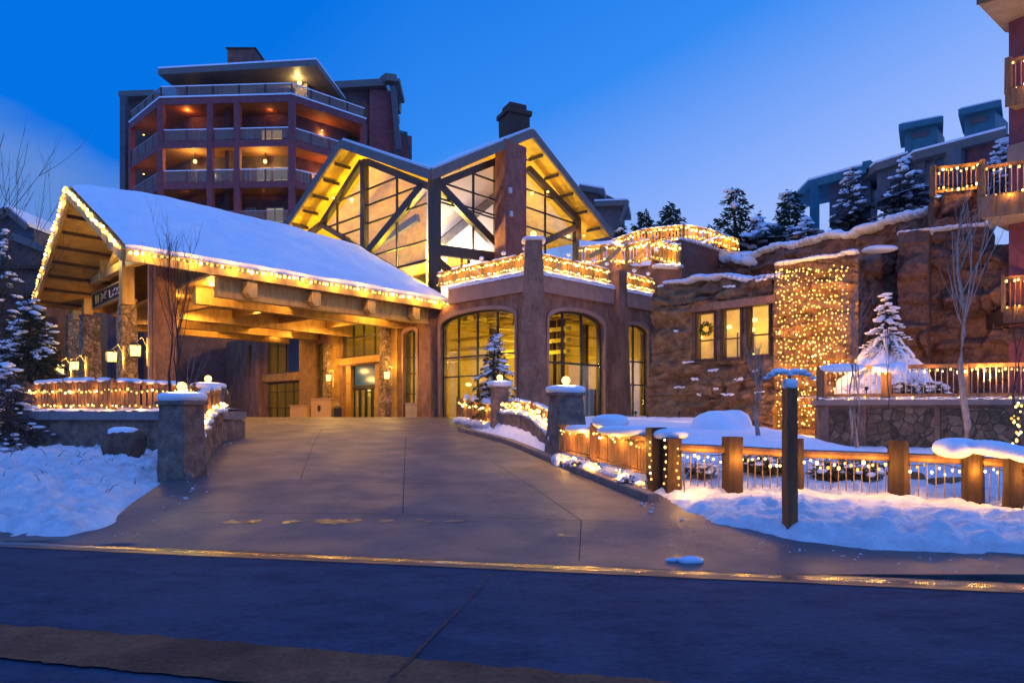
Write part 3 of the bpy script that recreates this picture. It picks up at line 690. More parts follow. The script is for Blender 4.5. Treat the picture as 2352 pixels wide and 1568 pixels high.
def shrub(c, rx, ry, rz, n, label, m=LEAF, snow=.4, leaf=.05, group=None, ct='shrub'):
    c = Vector(c); t = thing('shrub', label, ct, c, group)
    mb = MB(); sn = MB(); st = MB()
    for i in range(14):
        d = Vector((random.uniform(-1, 1) * rx, random.uniform(-1, 1) * ry, rz * random.uniform(.6, 1.6))); st.tube([c, c + d * .5 + Vector((0, 0, .02)), c + d * .95], .012, .004, 4)
    for i in range(n):
        while True:
            q = Vector((random.uniform(-1, 1), random.uniform(-1, 1), random.uniform(-1, 1)))
            if .25 < q.length < 1: break
        p = c + Vector((q.x * rx, q.y * ry, rz * (q.z * .85 + .85)))
        a = Vector((random.uniform(-1, 1), random.uniform(-1, 1), random.uniform(-.5, 1))).normalized() * leaf * random.uniform(.6, 1.4)
        b = a.cross(Vector((random.uniform(-1, 1), random.uniform(-1, 1), random.uniform(-1, 1)))).normalized() * leaf * .45
        mb.add([p - a, p + b, p + a, p - b], [(0, 1, 2, 3)])
        if random.random() < snow * .16 and q.z > -.3:
            s = leaf * random.uniform(.7, 1.8); sn.ball(p + Vector((0, 0, leaf * .5)), s * 1.3, s, s * .55, 6, 4, .3, 9)
    st.build('stems', BARK, t); mb.build('leaves', m, t)
    if sn.v: sn.build('snow_clumps', SNOWR, t, sm=True)
    return t
for (vx, vy, dd, s, lab) in ((1345, 1075, 15.2, .32, 'low frosted shrub at the foot of the board fence, nearer the big pier'), (1455, 1105, 13.0, .30, 'low dark shrub at the foot of the board fence, nearer the double posts')):
    p = P(vx, vy, dd); shrub((p.x, p.y, G(p.x, p.y)), s, s * .6, s * .55, 500, lab, LEAF, .6, .035, 'shrubs in the snow')
# double posts
def log_post(loc, r, h, label, square=False, m=PWOOD):
    t = thing('wooden_post', label, 'post', loc, 'thick wooden posts of the long fence')
    mb = MB()
    if square: mb.rocky(loc, r * 2, r * 2, h, .2, .006, 8)
    else: mb.tube([Vector(loc) + Vector((0, 0, h * k / 8)) for k in range(9)], r * 1.06, r, 12, .10)
    mb.build('shaft', m, t, weld=True)
    return Vector(loc) + Vector((0, 0, h))
pa = P(1507, 1132, 12.9); ta = log_post((pa.x, pa.y, .18), .15, 1.32, 'square-cut fence post, left one of the pair at the snow edge', True)
pb = P(1543, 1140, 12.6); tb = log_post((pb.x, pb.y, .18), .135, 1.13, 'shorter fence post with snow, right one of the pair at the snow edge', True)
def drift(c, sx, sy, sz, label, yaw=0, amp=.12, e=.85, m=SNOWR):
    mb = MB(); mb.ball(c, sx, sy, sz, 22, 12, amp, 1.6, e, yaw); return tag(mb.build('snow_pillow', m, sm=True), label, 'snow')
q = P(1537, 997, 12.8); drift(q, .34, .22, .11, 'snow cushion draped over the shorter post of the pair', -.2)
q = P(1400, 968, 14.6); drift(q, .42, .25, .17, 'hump of snow on the rail of the board fence', -.6)
q = P(1445, 990, 13.8); drift(q, .85, .22, .12, 'long snow roll lying on the lower end of the board fence rail', -.9)
for k, (vx, vy, dd, sx) in enumerate(((1340, 985, 15.6, .5),)):
    q = P(vx, vy, dd); drift(q, .55, .2, .1, 'thin snow roll on the board fence rail by the big pier', -.9)
# long fence B
FBp = [(1562, 12.55), (1682, 12.4), (1832, 12.1), (2064, 11.75), (2235, 11.2), (2328, 10.75), (2440, 10.3)]
fb = [P(v, 900, d) for v, d in FBp]
def fz(p): return max(HR(p.x, p.y), 0)
fence('rail_fence', 'long log-rail fence with thin metal balusters along the right snowbank', 'fence', [zz(p, fz(p) + .02) for p in fb], [zz(p, z) for p, z in zip(fb, (1.14, 1.11, 1.06, 1.02, 1.0, .98, .95))], posts=(), bal=.125, br=.0095,
      rail=(.15, .15), balm=mat('rusty_rod', (.30, .20, .15), (.16, .09, .06), scale=10, rough=.5), bottom_rail=False, round_rail=True)
for k, ((v, d), h, rr, lab) in enumerate(zip(FBp[1:6], (1.08, .98, 1.06, 1.03, .96), (.135, .10, .16, .155, .14), (
        'square wooden post of the long fence next to the pair', 'slim wooden post right behind the tall signpost', 'thick round wooden post in the middle of the long fence', 'thick round wooden post under the snow pillow', 'rightmost thick post of the long fence'))):
    p = P(v, 900, d); p = p + (CAMP - p).normalized() * .05; log_post((p.x, p.y, fz(p) - .1), rr, h, lab, k == 0)
sp = []
for i in range(62):
    L = plen(fb); q = along(fb, L * (i + .5 + random.uniform(-.3, .3)) / 62); zt = along([zz(p, z) for p, z in zip(fb, (1.14, 1.11, 1.06, 1.02, 1.0, .98, .95))], L * (i + .5) / 62).z
    d = (CAMP - q).normalized(); sp.append(Vector((q.x + d.x * .1, q.y + d.y * .1, zt - .10 - random.uniform(0, .16))))
lights_on('warm bulbs hanging under the log rail of the long right fence', 'strings of warm lights on the fences', [zz(p, z - .1) + (CAMP - p).normalized() * .11 for p, z in zip(fb, (1.14, 1.11, 1.06, 1.02, 1.0, .98, .95))], .2, .028, spots=sp, every=.75, power=19, off=.2)
sp = []
for (v, d, y0, y1) in ((1528, 12.65, 1010, 1110), (1558, 12.3, 1030, 1130), (1496, 12.8, 1015, 1100)):
    for j in range(7): sp.append(P(v + random.uniform(-4, 4), y0 + (y1 - y0) * j / 6, d - .12))
lights_on('bulbs running down the pair of posts at the snow edge', 'strings of warm lights on the fences', [P(1570, 1040, 12.1), P(1572, 1125, 12.1)], .2, .024, spots=sp, every=.35, power=11, off=.14)
q = P(2215, 1030, 11.3); drift(P(2200, 1028, 11.3), .36, .3, .17, 'round snow pillow on the post right of the long fence', .1, .1)
mb = MB(); 
for i in range(16):
    a = i / 15; q = P(2185 + 230 * a, 1030 + 26 * a - 20 * math.sin(a * 3.1) * (1 - a), 11.3 - 1.0 * a); mb.ball(q, .17, .15, .085 + .05 * math.sin(a * 3), 10, 6, .1, 2)
tag(mb.build('snow_pillow', SNOWR, sm=True), 'long tongue of snow sagging off the rail at the right edge', 'snow')
# signpost
ps = gp(1814, 1201, lambda x, y: HR(x, y)); ps.z -= .1
t = thing('signpost', 'tall square wooden post standing alone in the snowbank, topped with snowy greenery', 'post', ps)
MB().rocky(ps, .155, .15, 1.98, .12, .004, 6).build('shaft', mat('signpost_wood', (.34, .115, .04), (.19, .065, .025), scale=9, rough=.75, bump=.5, stretch=(1, 1, .12)), t, weld=True)
top = Vector((ps.x, ps.y, ps.z + 1.98))
MB().ball(top + Vector((0, 0, .05)), .10, .10, .08, 10, 6, .1, 3, .6).build('snow_cap', SNOWR, t, sm=True)
mb = MB(); sn = MB()
for s in (-1, 1):
    for i in range(40):
        q = top + Vector((s * random.uniform(.02, .30), random.uniform(-.08, .08), .17 + random.uniform(-.05, .05) - .0))
        a = Vector((s * .05, random.uniform(-.03, .03), random.uniform(-.05, .02))); mb.add([q, q + a + Vector((0, .015, 0)), q + a * 2, q + a - Vector((0, .015, 0))], [(0, 1, 2, 3)])
    for qx, qz, qr in ((.09, .22, .07), (.17, .215, .075), (.25, .18, .06), (.31, .13, .04)): sn.ball(top + Vector((s * qx, random.uniform(-.02, .02), qz)), qr * 1.2, qr, qr * .6, 9, 6, .5, 9)
sn.ball(top + Vector((0, 0, .185)), .05, .05, .035, 8, 5, .3, 9); mb.tube([top, top + Vector((0, 0, .18))], .02, .02, 5)
mb.build('evergreen_sprig', NEED, t); sn.build('snow_clumps', SNOWR, t, sm=True)
# shrubs behind the long fence, boulders
for (vx, vy, dd, rx, rz, n, lab) in ((1610, 1125, 13.8, .36, .22, 420, 'small snowy shrub behind the fence near the pair of posts'), (1762, 1120, 14.0, .72, .34, 2200, 'wide dark leafy shrub behind the long fence, left of the signpost'),
                                     (1945, 1130, 13.4, .80, .30, 2000, 'wide dark leafy shrub behind the long fence, right of the signpost'), (1590, 1045, 15.5, .3, .2, 0, '')):
    if n: p = P(vx, vy, dd); shrub((p.x, p.y, HR(p.x, p.y) - .05), rx, .4, rz, n, lab, LEAF, .7, .045, 'shrubs in the snow')
boulder(P(2190, 1128, 13.2), .55, .35, .20, 'long flat brown boulder behind the right part of the fence', False, ROCK)
boulder(P(2095, 1105, 13.6), .22, .2, .14, 'small brown boulder behind the right part of the fence', False, ROCK)
q = P(1662, 985, 21.5); drift(Vector((q.x, q.y, 1.15)), 1.0, .8, .72, 'tall smooth cone of snow heaped in front of the rock wall', .3, .25, 1.0)
q = P(1560, 1000, 20.5); drift(Vector((q.x, q.y, .95)), 2.6, 1.2, .35, 'broad low swell of snow in front of the small arched window', 0, .2, 1.0)

# ================================================================== LODGE (ground storey with the arches)
C0 = (.94, 30.0)
FL = Fr(C0, (C0[0] - 4.94, C0[1] + 4.8)); FR = Fr(C0, (7.55, 36.3))
lodge = thing('lodge_building', 'brown plastered lodge with arched windows, entrance doors and a roof terrace', 'building', (C0[0], C0[1], 1.4))
ZT, ZB, ZF = 7.1, 7.95, 1.3                     # top of wall, top of band, floor
def arch(u0, u1, z0, zs, zt, n=14):
    m = (u0 + u1) / 2; h = (u1 - u0) / 2
    return [(u0, z0)] + [(m - h * math.cos(math.pi * i / n), zs + (zt - zs) * math.sin(math.pi * i / n) ** .85) for i in range(n + 1)] + [(u1, z0)]
def rect(u0, u1, z0, z1): return [(u0, z0), (u0, z1), (u1, z1), (u1, z0)]
def hole_px(fr, vl, vr, vtop, vbot=None, vspring=None, z0=ZF):
    a = fr.U(vl); b = fr.U(vr); m = (vl + vr) / 2
    u0, u1 = min(a, b), max(a, b); zt = min(fr.uz(m, vtop)[1], 6.95)
    z0 = fr.uz(m, vbot)[1] if vbot else z0
    if vspring: return arch(u0, u1, z0, fr.uz(vspring[0], vspring[1])[1], zt)
    return rect(u0, u1, z0, zt)
def window(fr, hole, cols, rows, name='window', parent=None, v=-.22, fw=.07, fm=None, pm=None, label=None):
    fm = fm or STEEL; pm = pm or GL; parent = parent or lodge
    us = [p[0] for p in hole]; zs = [p[1] for p in hole]; u0, u1, z0, z1 = min(us), max(us), min(zs), max(zs); c = ((u0 + u1) / 2, (z0 + z1) / 2)
    inner = [(c[0] + (p[0] - c[0]) * (1 - 2 * fw / (u1 - u0)), c[1] + (p[1] - c[1]) * (1 - 2 * fw / (z1 - z0))) for p in hole]
    def zmax(u):
        for a, b in zip(hole, hole[1:]):
            if min(a[0], b[0]) <= u <= max(a[0], b[0]) and abs(a[0] - b[0]) > 1e-6: return a[1] + (b[1] - a[1]) * (u - a[0]) / (b[0] - a[0])
        return z1
    mb = MB(); mb.prism(fr, [hole, inner], v - .06, v + .06)
    for k in cols: u = u0 + (u1 - u0) * k; mb.box(fr, u - fw * .45, u + fw * .45, v - .05, v + .05, z0, zmax(u) - .01)
    for z in rows:
        if z < 1.0001 and z > 0: z = z0 + (z1 - z0) * z
        mb.box(fr, u0 + .01, u1 - .01, v - .045, v + .045, z - fw * .45, z + fw * .45)
    w = mb.build('window_frame' if name == 'window' else name, fm, parent)
    if label: w['label'] = label
    MB().prism(fr, [inner], v - .012, v + .012).build('pane', pm, w)
    return w
hA = hole_px(FL, 1012, 1184, 713, None, (1012, 752)); hB = hole_px(FL, 928, 958, 758, None, (928, 772))
hU = hole_px(FL, 783, 882, 728, 818); hD = hole_px(FL, 786, 872, 838)
hC = hole_px(FL, 727, 745, 788, 912, (727, 797)); hBl = hole_px(FL, 612, 690, 776, 856); hLo = hole_px(FL, 612, 688, 878)
hSm = hole_px(FL, 568, 583, 792, 866)
LEN = FL.U(520)
mb = MB(); mb.prism(FL, [rect(0, LEN, .9, ZT), hA, hB, hU, hD, hC, hBl, hLo, hSm], -.45, 0); mb.build('entrance_wall', PLAS, lodge)
hR = hole_px(FR, 1259, 1386, 715, None, (1259, 740)); hS = hole_px(FR, 1435, 1487, 746, None, (1435, 762))
mb = MB(); mb.prism(FR, [rect(0, FR.len, .9, ZT), hR, hS], -.45, 0); mb.build('right_wall', PLAS, lodge)
for fr, L in ((FL, FL.U(1035)), (FR, FR.len)):
    mb = MB(); mb.box(fr, -.05, L, -.6, .16, ZT, ZB); mb.build('precast_band', BAND, lodge)
    mb = MB(); mb.grid(lambda a, b, fr=fr, L=L: fr.pt(L * a, .22 - 2.0 * b, ZB + .02 + .17 * min(1, b * 14) + .04 * noise.noise(Vector((a * 30, b * 4, L)))), 60, 8)
    mb.grid(lambda a, b, fr=fr, L=L: fr.pt(L * a, .22 - .02 * b, ZB - .12 + .14 * b - .05 * abs(noise.noise(Vector((a * 40, 0, L))))), 60, 1)
    mb.build('terrace_snow', SNOWR, lodge, sm=True)
# arch trims
for fr, h in ((FL, hA), (FR, hR), (FR, hS), (FL, hB)):
    us = [p[0] for p in h]; c = (min(us) + max(us)) / 2; zc = 2
    ring = [(c + (p[0] - c) * 1 + (.14 if p[0] > c else -.14), p[1] + (.16 if p[1] > ZF + .1 else 0)) for p in h]
    MB().prism(fr, [ring, [(p[0], p[1] + (.002 if p[1] < ZF + .01 else 0)) for p in h]], .004, .07).build('arch_trim', BAND, lodge)
window(FL, hA, (.26, .52, .78), (.42, .60), fw=.085); window(FL, hB, (.5,), (.3, .52, .7))
window(FL, hU, (.03, .27, .52, .76), (.6,), fw=.09); window(FL, hC, (), (.3, .5), fw=.05)
window(FR, hR, (.30, .64), (.53,), fw=.10); window(FR, hS, (.5,), (.38, .62), fw=.07)
window(FL, hSm, (), (.5,), fw=.04)
u0, u1 = min(p[0] for p in hBl), max(p[0] for p in hBl); zb0, zb1 = hBl[0][1], hBl[1][1]
window(FL, hBl, (.48, .74), (), fw=.05)
um = u0 + (u1 - u0) * .49
bp = MB().box(FL, u0 + .06, um, -.40, -.36, zb0 + .05, zb1 - .05).build('blind_panel', BLUEP, lodge); bp['label'] = 'vivid blue panel filling half of the upper entrance window'
window(FL, hLo, (.25, .5, .75), (.3, .75), fw=.05)
# entrance doors: posts, transom, four leaves
du0, du1 = min(p[0] for p in hD), max(p[0] for p in hD); dz = hD[1][1]
a0, a1 = FL.U(862), FL.U(806)
MB().box(FL, a1, a1 + .5, -.3, .02, ZF, dz).build('door_post', TIMB2, lodge); MB().box(FL, a0 - .4, a0, -.3, .02, ZF, dz).build('door_post', TIMB2, lodge)
zt2 = FL.uz(835, 886)[1]
mb = MB(); mb.prism(FL, [rect(a0, a1, zt2, dz), rect(a0 + .06, a1 - .06, zt2 + .06, dz - .06)], -.28, -.18); w = mb.build('transom_frame', DARK, lodge)
MB().box(FL, a0 + .07, a1 - .07, -.24, -.22, zt2 + .07, dz - .07).build('pane', BLUEP, w)
for i in range(4):
    b0 = a0 + (a1 - a0) * i / 4; b1 = a0 + (a1 - a0) * (i + 1) / 4; z1 = zt2 - .12
    d = MB().prism(FL, [rect(b0 + .01, b1 - .01, ZF, z1), rect(b0 + .09, b1 - .09, ZF + .2, z1 - .1)], -.26, -.18).build('door', DARK, lodge)
    MB().box(FL, b0 + .1, b1 - .1, -.225, -.215, ZF + .21, z1 - .11).build('pane', GL, d)
    MB().tube([FL.pt(b0 + .14, -.14, ZF + .8), FL.pt(b0 + .14, -.14, ZF + 1.4)], .015, .015, 5).build('handle', SILV, d)
MB().box(FL, a0, a1, -.3, -.1, z1 + .01, zt2 - .01).build('door_header', DARK, lodge)
MB().box(FL, FL.U(905), FL.U(765), .01, .16, FL.uz(835, 834)[1], FL.uz(835, 819)[1]).build('entrance_beam', TIMB2, lodge)
MB().box(FL, FL.U(692), FL.U(606), .01, .14, FL.uz(650, 875)[1], FL.uz(650, 858)[1]).build('window_beam', TIMB2, lodge)
MB().box(FL, FL.U(727), FL.U(691), .01, .12, ZF - .2, ZT).build('timber_panel', TIMB2, lodge)
# buttresses and pilasters
def butt(fr, vl, vr, w_top, ztop, d=.55, m=PLAS, z0=1.0, vl2=None, nm='buttress'):
    a, b = fr.U(vl), fr.U(vr); c = (a + b) / 2; w0 = abs(b - a)
    p = fr.pt(c, 0, z0); yaw = math.atan2(fr.u.y, fr.u.x)
    return MB().rocky(p, w0, w_top, ztop - z0, yaw, .025, 2.5, d * 2, d * 1.7, 6, 16).build(nm, m, lodge, weld=True)
cc = Vector((C0[0], C0[1] + .12, 1.0)); MB().rocky(cc, 1.42, .72, 8.25, 0, .03, 2.2, 1.2, .9, 6, 18).build('corner_buttress', BRICK if False else PLAS, lodge, weld=True)
butt(FR, 1397, 1433, .6, 8.75, .5)
butt(FL, 973, 1006, .75, 7.1, .45); butt(FL, 903, 926, .7, 7.1, .4, TIMB2); butt(FL, 764, 781, .6, 7.1, .4, TIMB2); butt(FL, 583, 608, .9, 7.1, .4)
top = Vector((C0[0], C0[1] + .12, 9.25))
mb = MB(); snow_cap(mb, (top.x, top.y, top.z), 1.05, 1.2, .2); mb.build('snow_cap', SNOWR, lodge, sm=True)
globe(top + Vector((0, -.1, .2)), 'globe lamp on the tall corner buttress above the roof terrace', .15, 30)
# cobbled half pillars with lanterns beside the doors
def lantern(p, label, s=1.0, power=30, away=None, group='wall lanterns'):
    t = thing('wall_lantern', label, 'lantern', p, group); f = Fr((p.x, p.y), (p.x + 1, p.y + .3))
    w, h = .14 * s, .36 * s
    MB().rocky(p - Vector((0, 0, h / 2)), w * 1.7, w * 2.0, h, .3, 0, 1, n=1, m=1).build('shade', LANT, t)
    mb = MB(); mb.rocky(p + Vector((0, 0, h / 2)), w * 2.5, w * .6, .12 * s, .3, 0, 1, n=1, m=1); mb.rocky(p - Vector((0, 0, h / 2 + .05 * s)), w * 1.2, w * 2.0, .05 * s, .3, 0, 1, n=1, m=1)
    for i in (-1, 1):
        for j in (-1, 1): mb.beam(p + Vector((i * w * .95, j * w * .95, -h / 2)), p + Vector((i * w * 1.05, j * w * 1.05, h / 2)), .02 * s, .02 * s)
    mb.build('cage', DARK, t)
    mb = MB(); a = away or Vector((.25, .1, 0))
    mb.tube([p + Vector((0, 0, h / 2 + .1)), p + Vector((0, 0, h / 2 + .3 * s)) + a * .5, p + a + Vector((0, 0, .1))], .02, .02, 5); mb.beam(p + a + Vector((0, 0, -.5 * s)), p + a + Vector((0, 0, .45 * s)), .05, .12); mb.build('bracket', GOLD, t)
    d = CAMP - p; d.z = 0; d.normalize(); lamp(t, p + d * (w * 1.6 + .1), power * .5, (1, .58, .14), .06, name='lamp_light'); lamp(t, p - d * .02 + a * .55 + Vector((0, -.0, .5)), power * .5, (1, .58, .14), .06, name='lamp_light')
    return t
def cob(fr, vl, vr, vtop, label, w_top=.8, v=.45, lv=None):
    a, b = fr.U(vl, v), fr.U(vr, v); c = (a + b) / 2; ztop = fr.uz((vl + vr) / 2, vtop, v)[1]; p = fr.pt(c, v, 1.15)
    t = thing('stone_pillar', label, 'pillar', p, 'cobbled stone pillars')
    w_ = (vr - vl) / FPX * p.y * .85
    MB().rocky(p, w_, w_ * w_top, ztop - 1.15, math.atan2(fr.u.y, fr.u.x), .04, 4, n=6, m=14).build('shaft', STONE, t, weld=True)
    return p
cob(FL, 872, 905, 740, 'cobbled stone pillar on the right of the entrance doors'); cob(FL, 743, 766, 790, 'cobbled stone pillar on the left of the entrance doors, behind the big kiosk box')
q = FL.pt(FL.U(889, 1.1), 1.1, FL.uz(889, 862, 1.1)[1]); lantern(q, 'tiered lantern on the cobbled pillar right of the doors', 1.0, 150, -FL.n * .3)
q = FL.pt(FL.U(755, 1.1), 1.1, FL.uz(755, 868, 1.1)[1]); lantern(q, 'tiered lantern on the cobbled pillar left of the doors', 1.0, 150, -FL.n * .3)
# kiosks and bench by the entrance
def kiosk(vl, vr, vt, depth, label, cat, m=BOXM, mark=False):
    a = P(vl, 960, depth); b = P(vr, 960, depth * .985); f = Fr((a.x, a.y), (b.x, b.y)); z1 = P(0, vt, depth).z; t = thing('kiosk', label, cat, (a.x, a.y, 1.3))
    MB().box(f, 0, f.len, -.7, 0, 1.2, z1).build('cabinet', m, t); MB().box(f, -.04, f.len + .04, -.74, .04, z1, z1 + .05).build('lid', m, t)
    MB().box(f, .05, f.len - .05, .003, .02, 1.45, z1 - .1).build('door_panel', m, t)
    if mark: MB().prism(f, [[(f.len * .35, z1 - .35), (f.len * .35, z1 - .62), (f.len * .42, z1 - .74), (f.len * .5, z1 - .62), (f.len * .5, z1 - .35)]], .022, .03).build('badge', DWOOD, t)
kiosk(714, 760, 917, 39.5, 'large orange-lit valet cabinet with a small shield badge left of the doors', 'cabinet', mark=True)
kiosk(666, 701, 932, 40, 'smaller orange-lit cabinet further left of the doors', 'cabinet')
kiosk(931, 972, 927, 36, 'squat pale planter box between the doors and the big arched window', 'planter box', WTAN)
p = P(776, 950, 39); t = thing('trash_bin', 'small dark bin just left of the entrance doors', 'bin', (p.x, p.y, 1.3)); MB().rocky((p.x, p.y, 1.25), .4, .4, .75, .3, 0).build('bin_body', DARK, t, weld=True); MB().rocky((p.x, p.y, 2.0), .46, .3, .12, .3, 0).build('lid', DARK, t, weld=True)
# interior behind the glass
def inter(fr, L, flip):
    mb = MB(); mb.box(fr, 5.5, L, -6.2, -6.0, 1.1, 7.0); mb.build('interior_wall', INW, lodge)
inter(FL, LEN, 0); inter(FR, FR.len, 1)
cb = C0[1] + 8.6
flr = [FL.pt(0, -.46, 0), FL.pt(LEN, -.46, 0), FL.pt(LEN, -6, 0), Vector((C0[0], cb, 0)), FR.pt(FR.len, -6, 0), FR.pt(FR.len, -.46, 0)]
def poly_z(z, t): return MB().plate([Vector((p.x, p.y, z)) for p in flr], t, (0, 0, 1))
poly_z(1.18, .1).build('interior_floor', INF, lodge); poly_z(6.95, .1).build('interior_ceiling', INC, lodge)
MB().box(FR, FR.len - .02, FR.len + .2, -6, -.5, 1.1, 7.0).build('interior_wall', INW, lodge)
MB().box(FL, LEN - .1, LEN + .1, -6, -.5, 1.1, 7.0).build('interior_wall', INW, lodge)
mb = MB()
for z in (4.6, 5.15, 5.7): mb.box(FL, .5, 9, -3.2, -2.9, z, z + .16); mb.box(FR, .5, 9, -3.4, -3.1, z + .1, z + .22)
for k in range(9): mb.box(FL, 1 + k, 1.15 + k, -5.9, -.6, 6.4, 6.6); mb.box(FR, .9 + k * .9, 1.05 + k * .9, -5.9, -.6, 6.4, 6.6)
mb.build('ceiling_beams', YWD, lodge)
mb = MB(); mb.box(FL, 1.2, 3.2, -3.4, -2.9, 1.2, 2.6); mb.box(FR, 2.2, 3.2, -3.2, -2.8, 1.2, 3.4); mb.box(FR, 4.0, 4.9, -2.5, -2.1, 1.2, 2.4); mb.box(FL, 5.0, 6.2, -2.9, -2.5, 1.2, 3.3)
mb.box(FR, 6.5, 7.6, -2.5, -2.2, 1.2, 3.0)
for u in (1.4, 3.8, 6.3): mb.box(FR, u, u + .25, -2.6, -2.35, 1.2, 6.4); mb.box(FL, u + .3, u + .55, -4.2, -3.9, 1.2, 6.4)
mb.build('furniture', DWOOD, lodge)
def indoor(fr, u, v, z, pw, col=(1, .70, .08), r=.16, lab=''):
    p = fr.pt(u, v, z); MB().ball(p, r, r, r * .6, 10, 6).build('ceiling_lamp', LANT, lodge, sm=True); lamp(lodge, p + Vector((0, 0, -.35)), pw * .6, col, .15, name='lamp_light')
for u, v, z, pw in ((2.2, -2.2, 4.6, 330), (5.0, -3.4, 4.2, 360), (6.0, -1.6, 3.2, 130), (9.5, -3, 4.6, 400), (14, -3, 5.0, 330), (16.2, -2.4, 3.2, 80), (20, -3, 4.6, 260), (24, -3, 4.2, 220)): indoor(FL, u, v, z, pw)
for u, v, z, pw in ((2.4, -3.2, 4.6, 380), (5.2, -2.6, 2.7, 120), (4.3, -4, 4.8, 260), (7.6, -2, 4.2, 190)): indoor(FR, u, v, z, pw)
# small hanging lamp cluster and shelf lights seen in the windows
mb = MB()
for i in range(9): p = FR.pt(1.2 + .28 * (i % 3), -1.8, 5.0 + .22 * (i // 3)); mb.box(Fr((p.x, p.y), (p.x + 1, p.y + 1)), 0, .24, -.02, .02, p.z, p.z + .06)
mb.build('shelf_lights', LANT, lodge)
# roof terrace fence and its lights
def z_lin(a, b, n=6): return [a.lerp(b, i / n) for i in range(n + 1)]
tl = z_lin(FL.pt(.45, -.08, ZB + .22), FL.pt(FL.U(1004), -.08, ZB + .22)); tr1 = z_lin(FR.pt(.45, -.08, ZB + .22), FR.pt(FR.U(1400), -.08, ZB + .22)); tr2 = z_lin(FR.pt(FR.U(1430), -.08, ZB + .22), FR.pt(FR.len, -.08, ZB + .22))
for k, (q, lab, ps) in enumerate(((tl, 'left stretch of the terrace fence, from the canopy to the corner buttress', (.02, .24, .48, .74)), (tr1, 'middle stretch of the terrace fence, right of the corner buttress', (.4, .78, .98)), (tr2, 'short right stretch of the terrace fence above the small arched window', (.4, .85)))):
    fence('terrace_fence', lab, 'fence', q, [p + Vector((0, 0, .62)) for p in q], posts=ps, bal=.125, slat=.10, rail=(.13, .07), postw=.12, post_up=.12, wood=TIMB2, group='fences round the roof terrace', snow=.08)
    fr = FL if k == 0 else FR
    L2 = ('left', 'middle', 'short right')[k]
    lights_on('lights under the rail of the ' + L2 + ' stretch of terrace fence', 'strings of lights on the roof terrace', [p + fr.n * .13 + Vector((0, 0, .52)) for p in q], .12, .045, .03, .10, every=1.1, power=10, off=.2)
    lights_on('lights in the snow at the foot of the ' + L2 + ' stretch of terrace fence', 'strings of lights on the roof terrace', [p + fr.n * .18 + Vector((0, 0, .04)) for p in q], .14, .04, .04, .02, every=1.3, power=10, off=.15)
    for j, s in enumerate(ps[:3]):
        p = along(q, plen(q) * s) + Vector((0, 0, .9)); MB().ball(p, .12, .12, .1, 8, 5).build('snow_knob', SNOWR, bpy.data.objects[[o.name for o in COL.objects if o.name.startswith('terrace_fence')][-1]], sm=True)

# ================================================================== GLASS HALL above the lodge
hall = thing('glass_hall', 'glass-fronted great hall with two snowy gables and heavy bronze trusses', 'building', (-4.5, 42, 8))
VP = Vector((-4.5, 38, 0))
GA = Fr((-4.5, 38), (-16.7, 50)); GB = Fr((-4.5, 38), (7.5, 51.3))
def on(fr, vx, vy, v=0): u, z = fr.uz(vx, vy, v); return fr.pt(u, v, z)
uE, zE = GA.uz(652, 523); uK, zK = GA.uz(785, 325); zV = GA.uz(991, 395)[1]
uE2, zE2 = GB.uz(1405, 535); uK2, zK2 = GB.uz(1222, 300)
eL, kL, vP, kR, eR = GA.pt(uE, 0, zE), GA.pt(uK, 0, zK), Vector((-4.5, 38, zV)), GB.pt(uK2, 0, zK2), GB.pt(uE2, 0, zE2)
bA, bB = -GA.n, -GB.n
def meet(k, d):  # ridge point above the valley line x = -4.5
    s = (-4.5 - k.x) / d.x; return k + d * s
XA, XB = meet(kL, bA), meet(kR, bB)
XA = Vector((XA.x, XA.y, kL.z)); XB = Vector((XB.x, XB.y, kR.z))
def roofplate(pts, name, th=.32, m=YWD): return MB().plate(pts, th).build(name, m, hall)
def up(p, h): return p + Vector((0, 0, h))
far = 14
for nm, pts in (('roof_slope', [eL, kL, XA, eL + bA * ((XA - kL).length)]), ('roof_slope', [vP, kL, XA]), ('roof_slope', [vP, kR, XB]), ('roof_slope', [eR, kR, XB, eR + bB * ((XB - kR).length)])):
    roofplate(pts, nm)
def inset(pts, k=.965):
    c = sum(pts, Vector((0, 0, 0))) / len(pts); return [c + (p - c) * k for p in pts]
for pts in ([eL, kL, XA, eL + bA * ((XA - kL).length)], [vP, kL, XA], [vP, kR, XB], [eR, kR, XB, eR + bB * ((XB - kR).length)]):
    q = [up(p, .26) for p in inset(pts, .98)]; MB().plate(q, .24).build('roof_snow', SNOWR, hall)
for a, b, fr in ((eL, kL, GA), (kL, vP, GA), (vP, kR, GB), (kR, eR, GB)):
    MB().beam(a + fr.n * .06 - Vector((0, 0, .18)), b + fr.n * .06 - Vector((0, 0, .18)), .14, .52, ext=.05).build('fascia_board', FASC, hall)
VG = -1.25
def pz(pts, fr, v=VG): return [fr.uz(x, y, v) for x, y in pts]
def hallbeam(fr, a, b, w, h, v=VG, name='truss_beam', m=STEEL, ext=0):
    MB().beam(on(fr, a[0], a[1], v), on(fr, b[0], b[1], v), w, h, up=fr.n.cross(Vector((b[0] - a[0], 0, a[1] - b[1]))) if False else (0, 0, 1), ext=ext).build(name, m, hall)
def fb2(fr, a, b, thick, v=VG, dep=.35, name='truss_beam', m=STEEL, ext=0.0):
    # a member lying in the glass plane: thick = face width, dep = depth
    A = Vector(fr.uz(a[0], a[1], v)); B = Vector(fr.uz(b[0], b[1], v)); d = (B - A).normalized(); A = A - d * ext; B = B + d * ext; n = Vector((-d.y, d.x)) * thick / 2
    MB().prism(fr, [[tuple(A - n), tuple(A + n), tuple(B + n), tuple(B - n)]], v - dep / 2, v + dep / 2).build(name, m, hall)
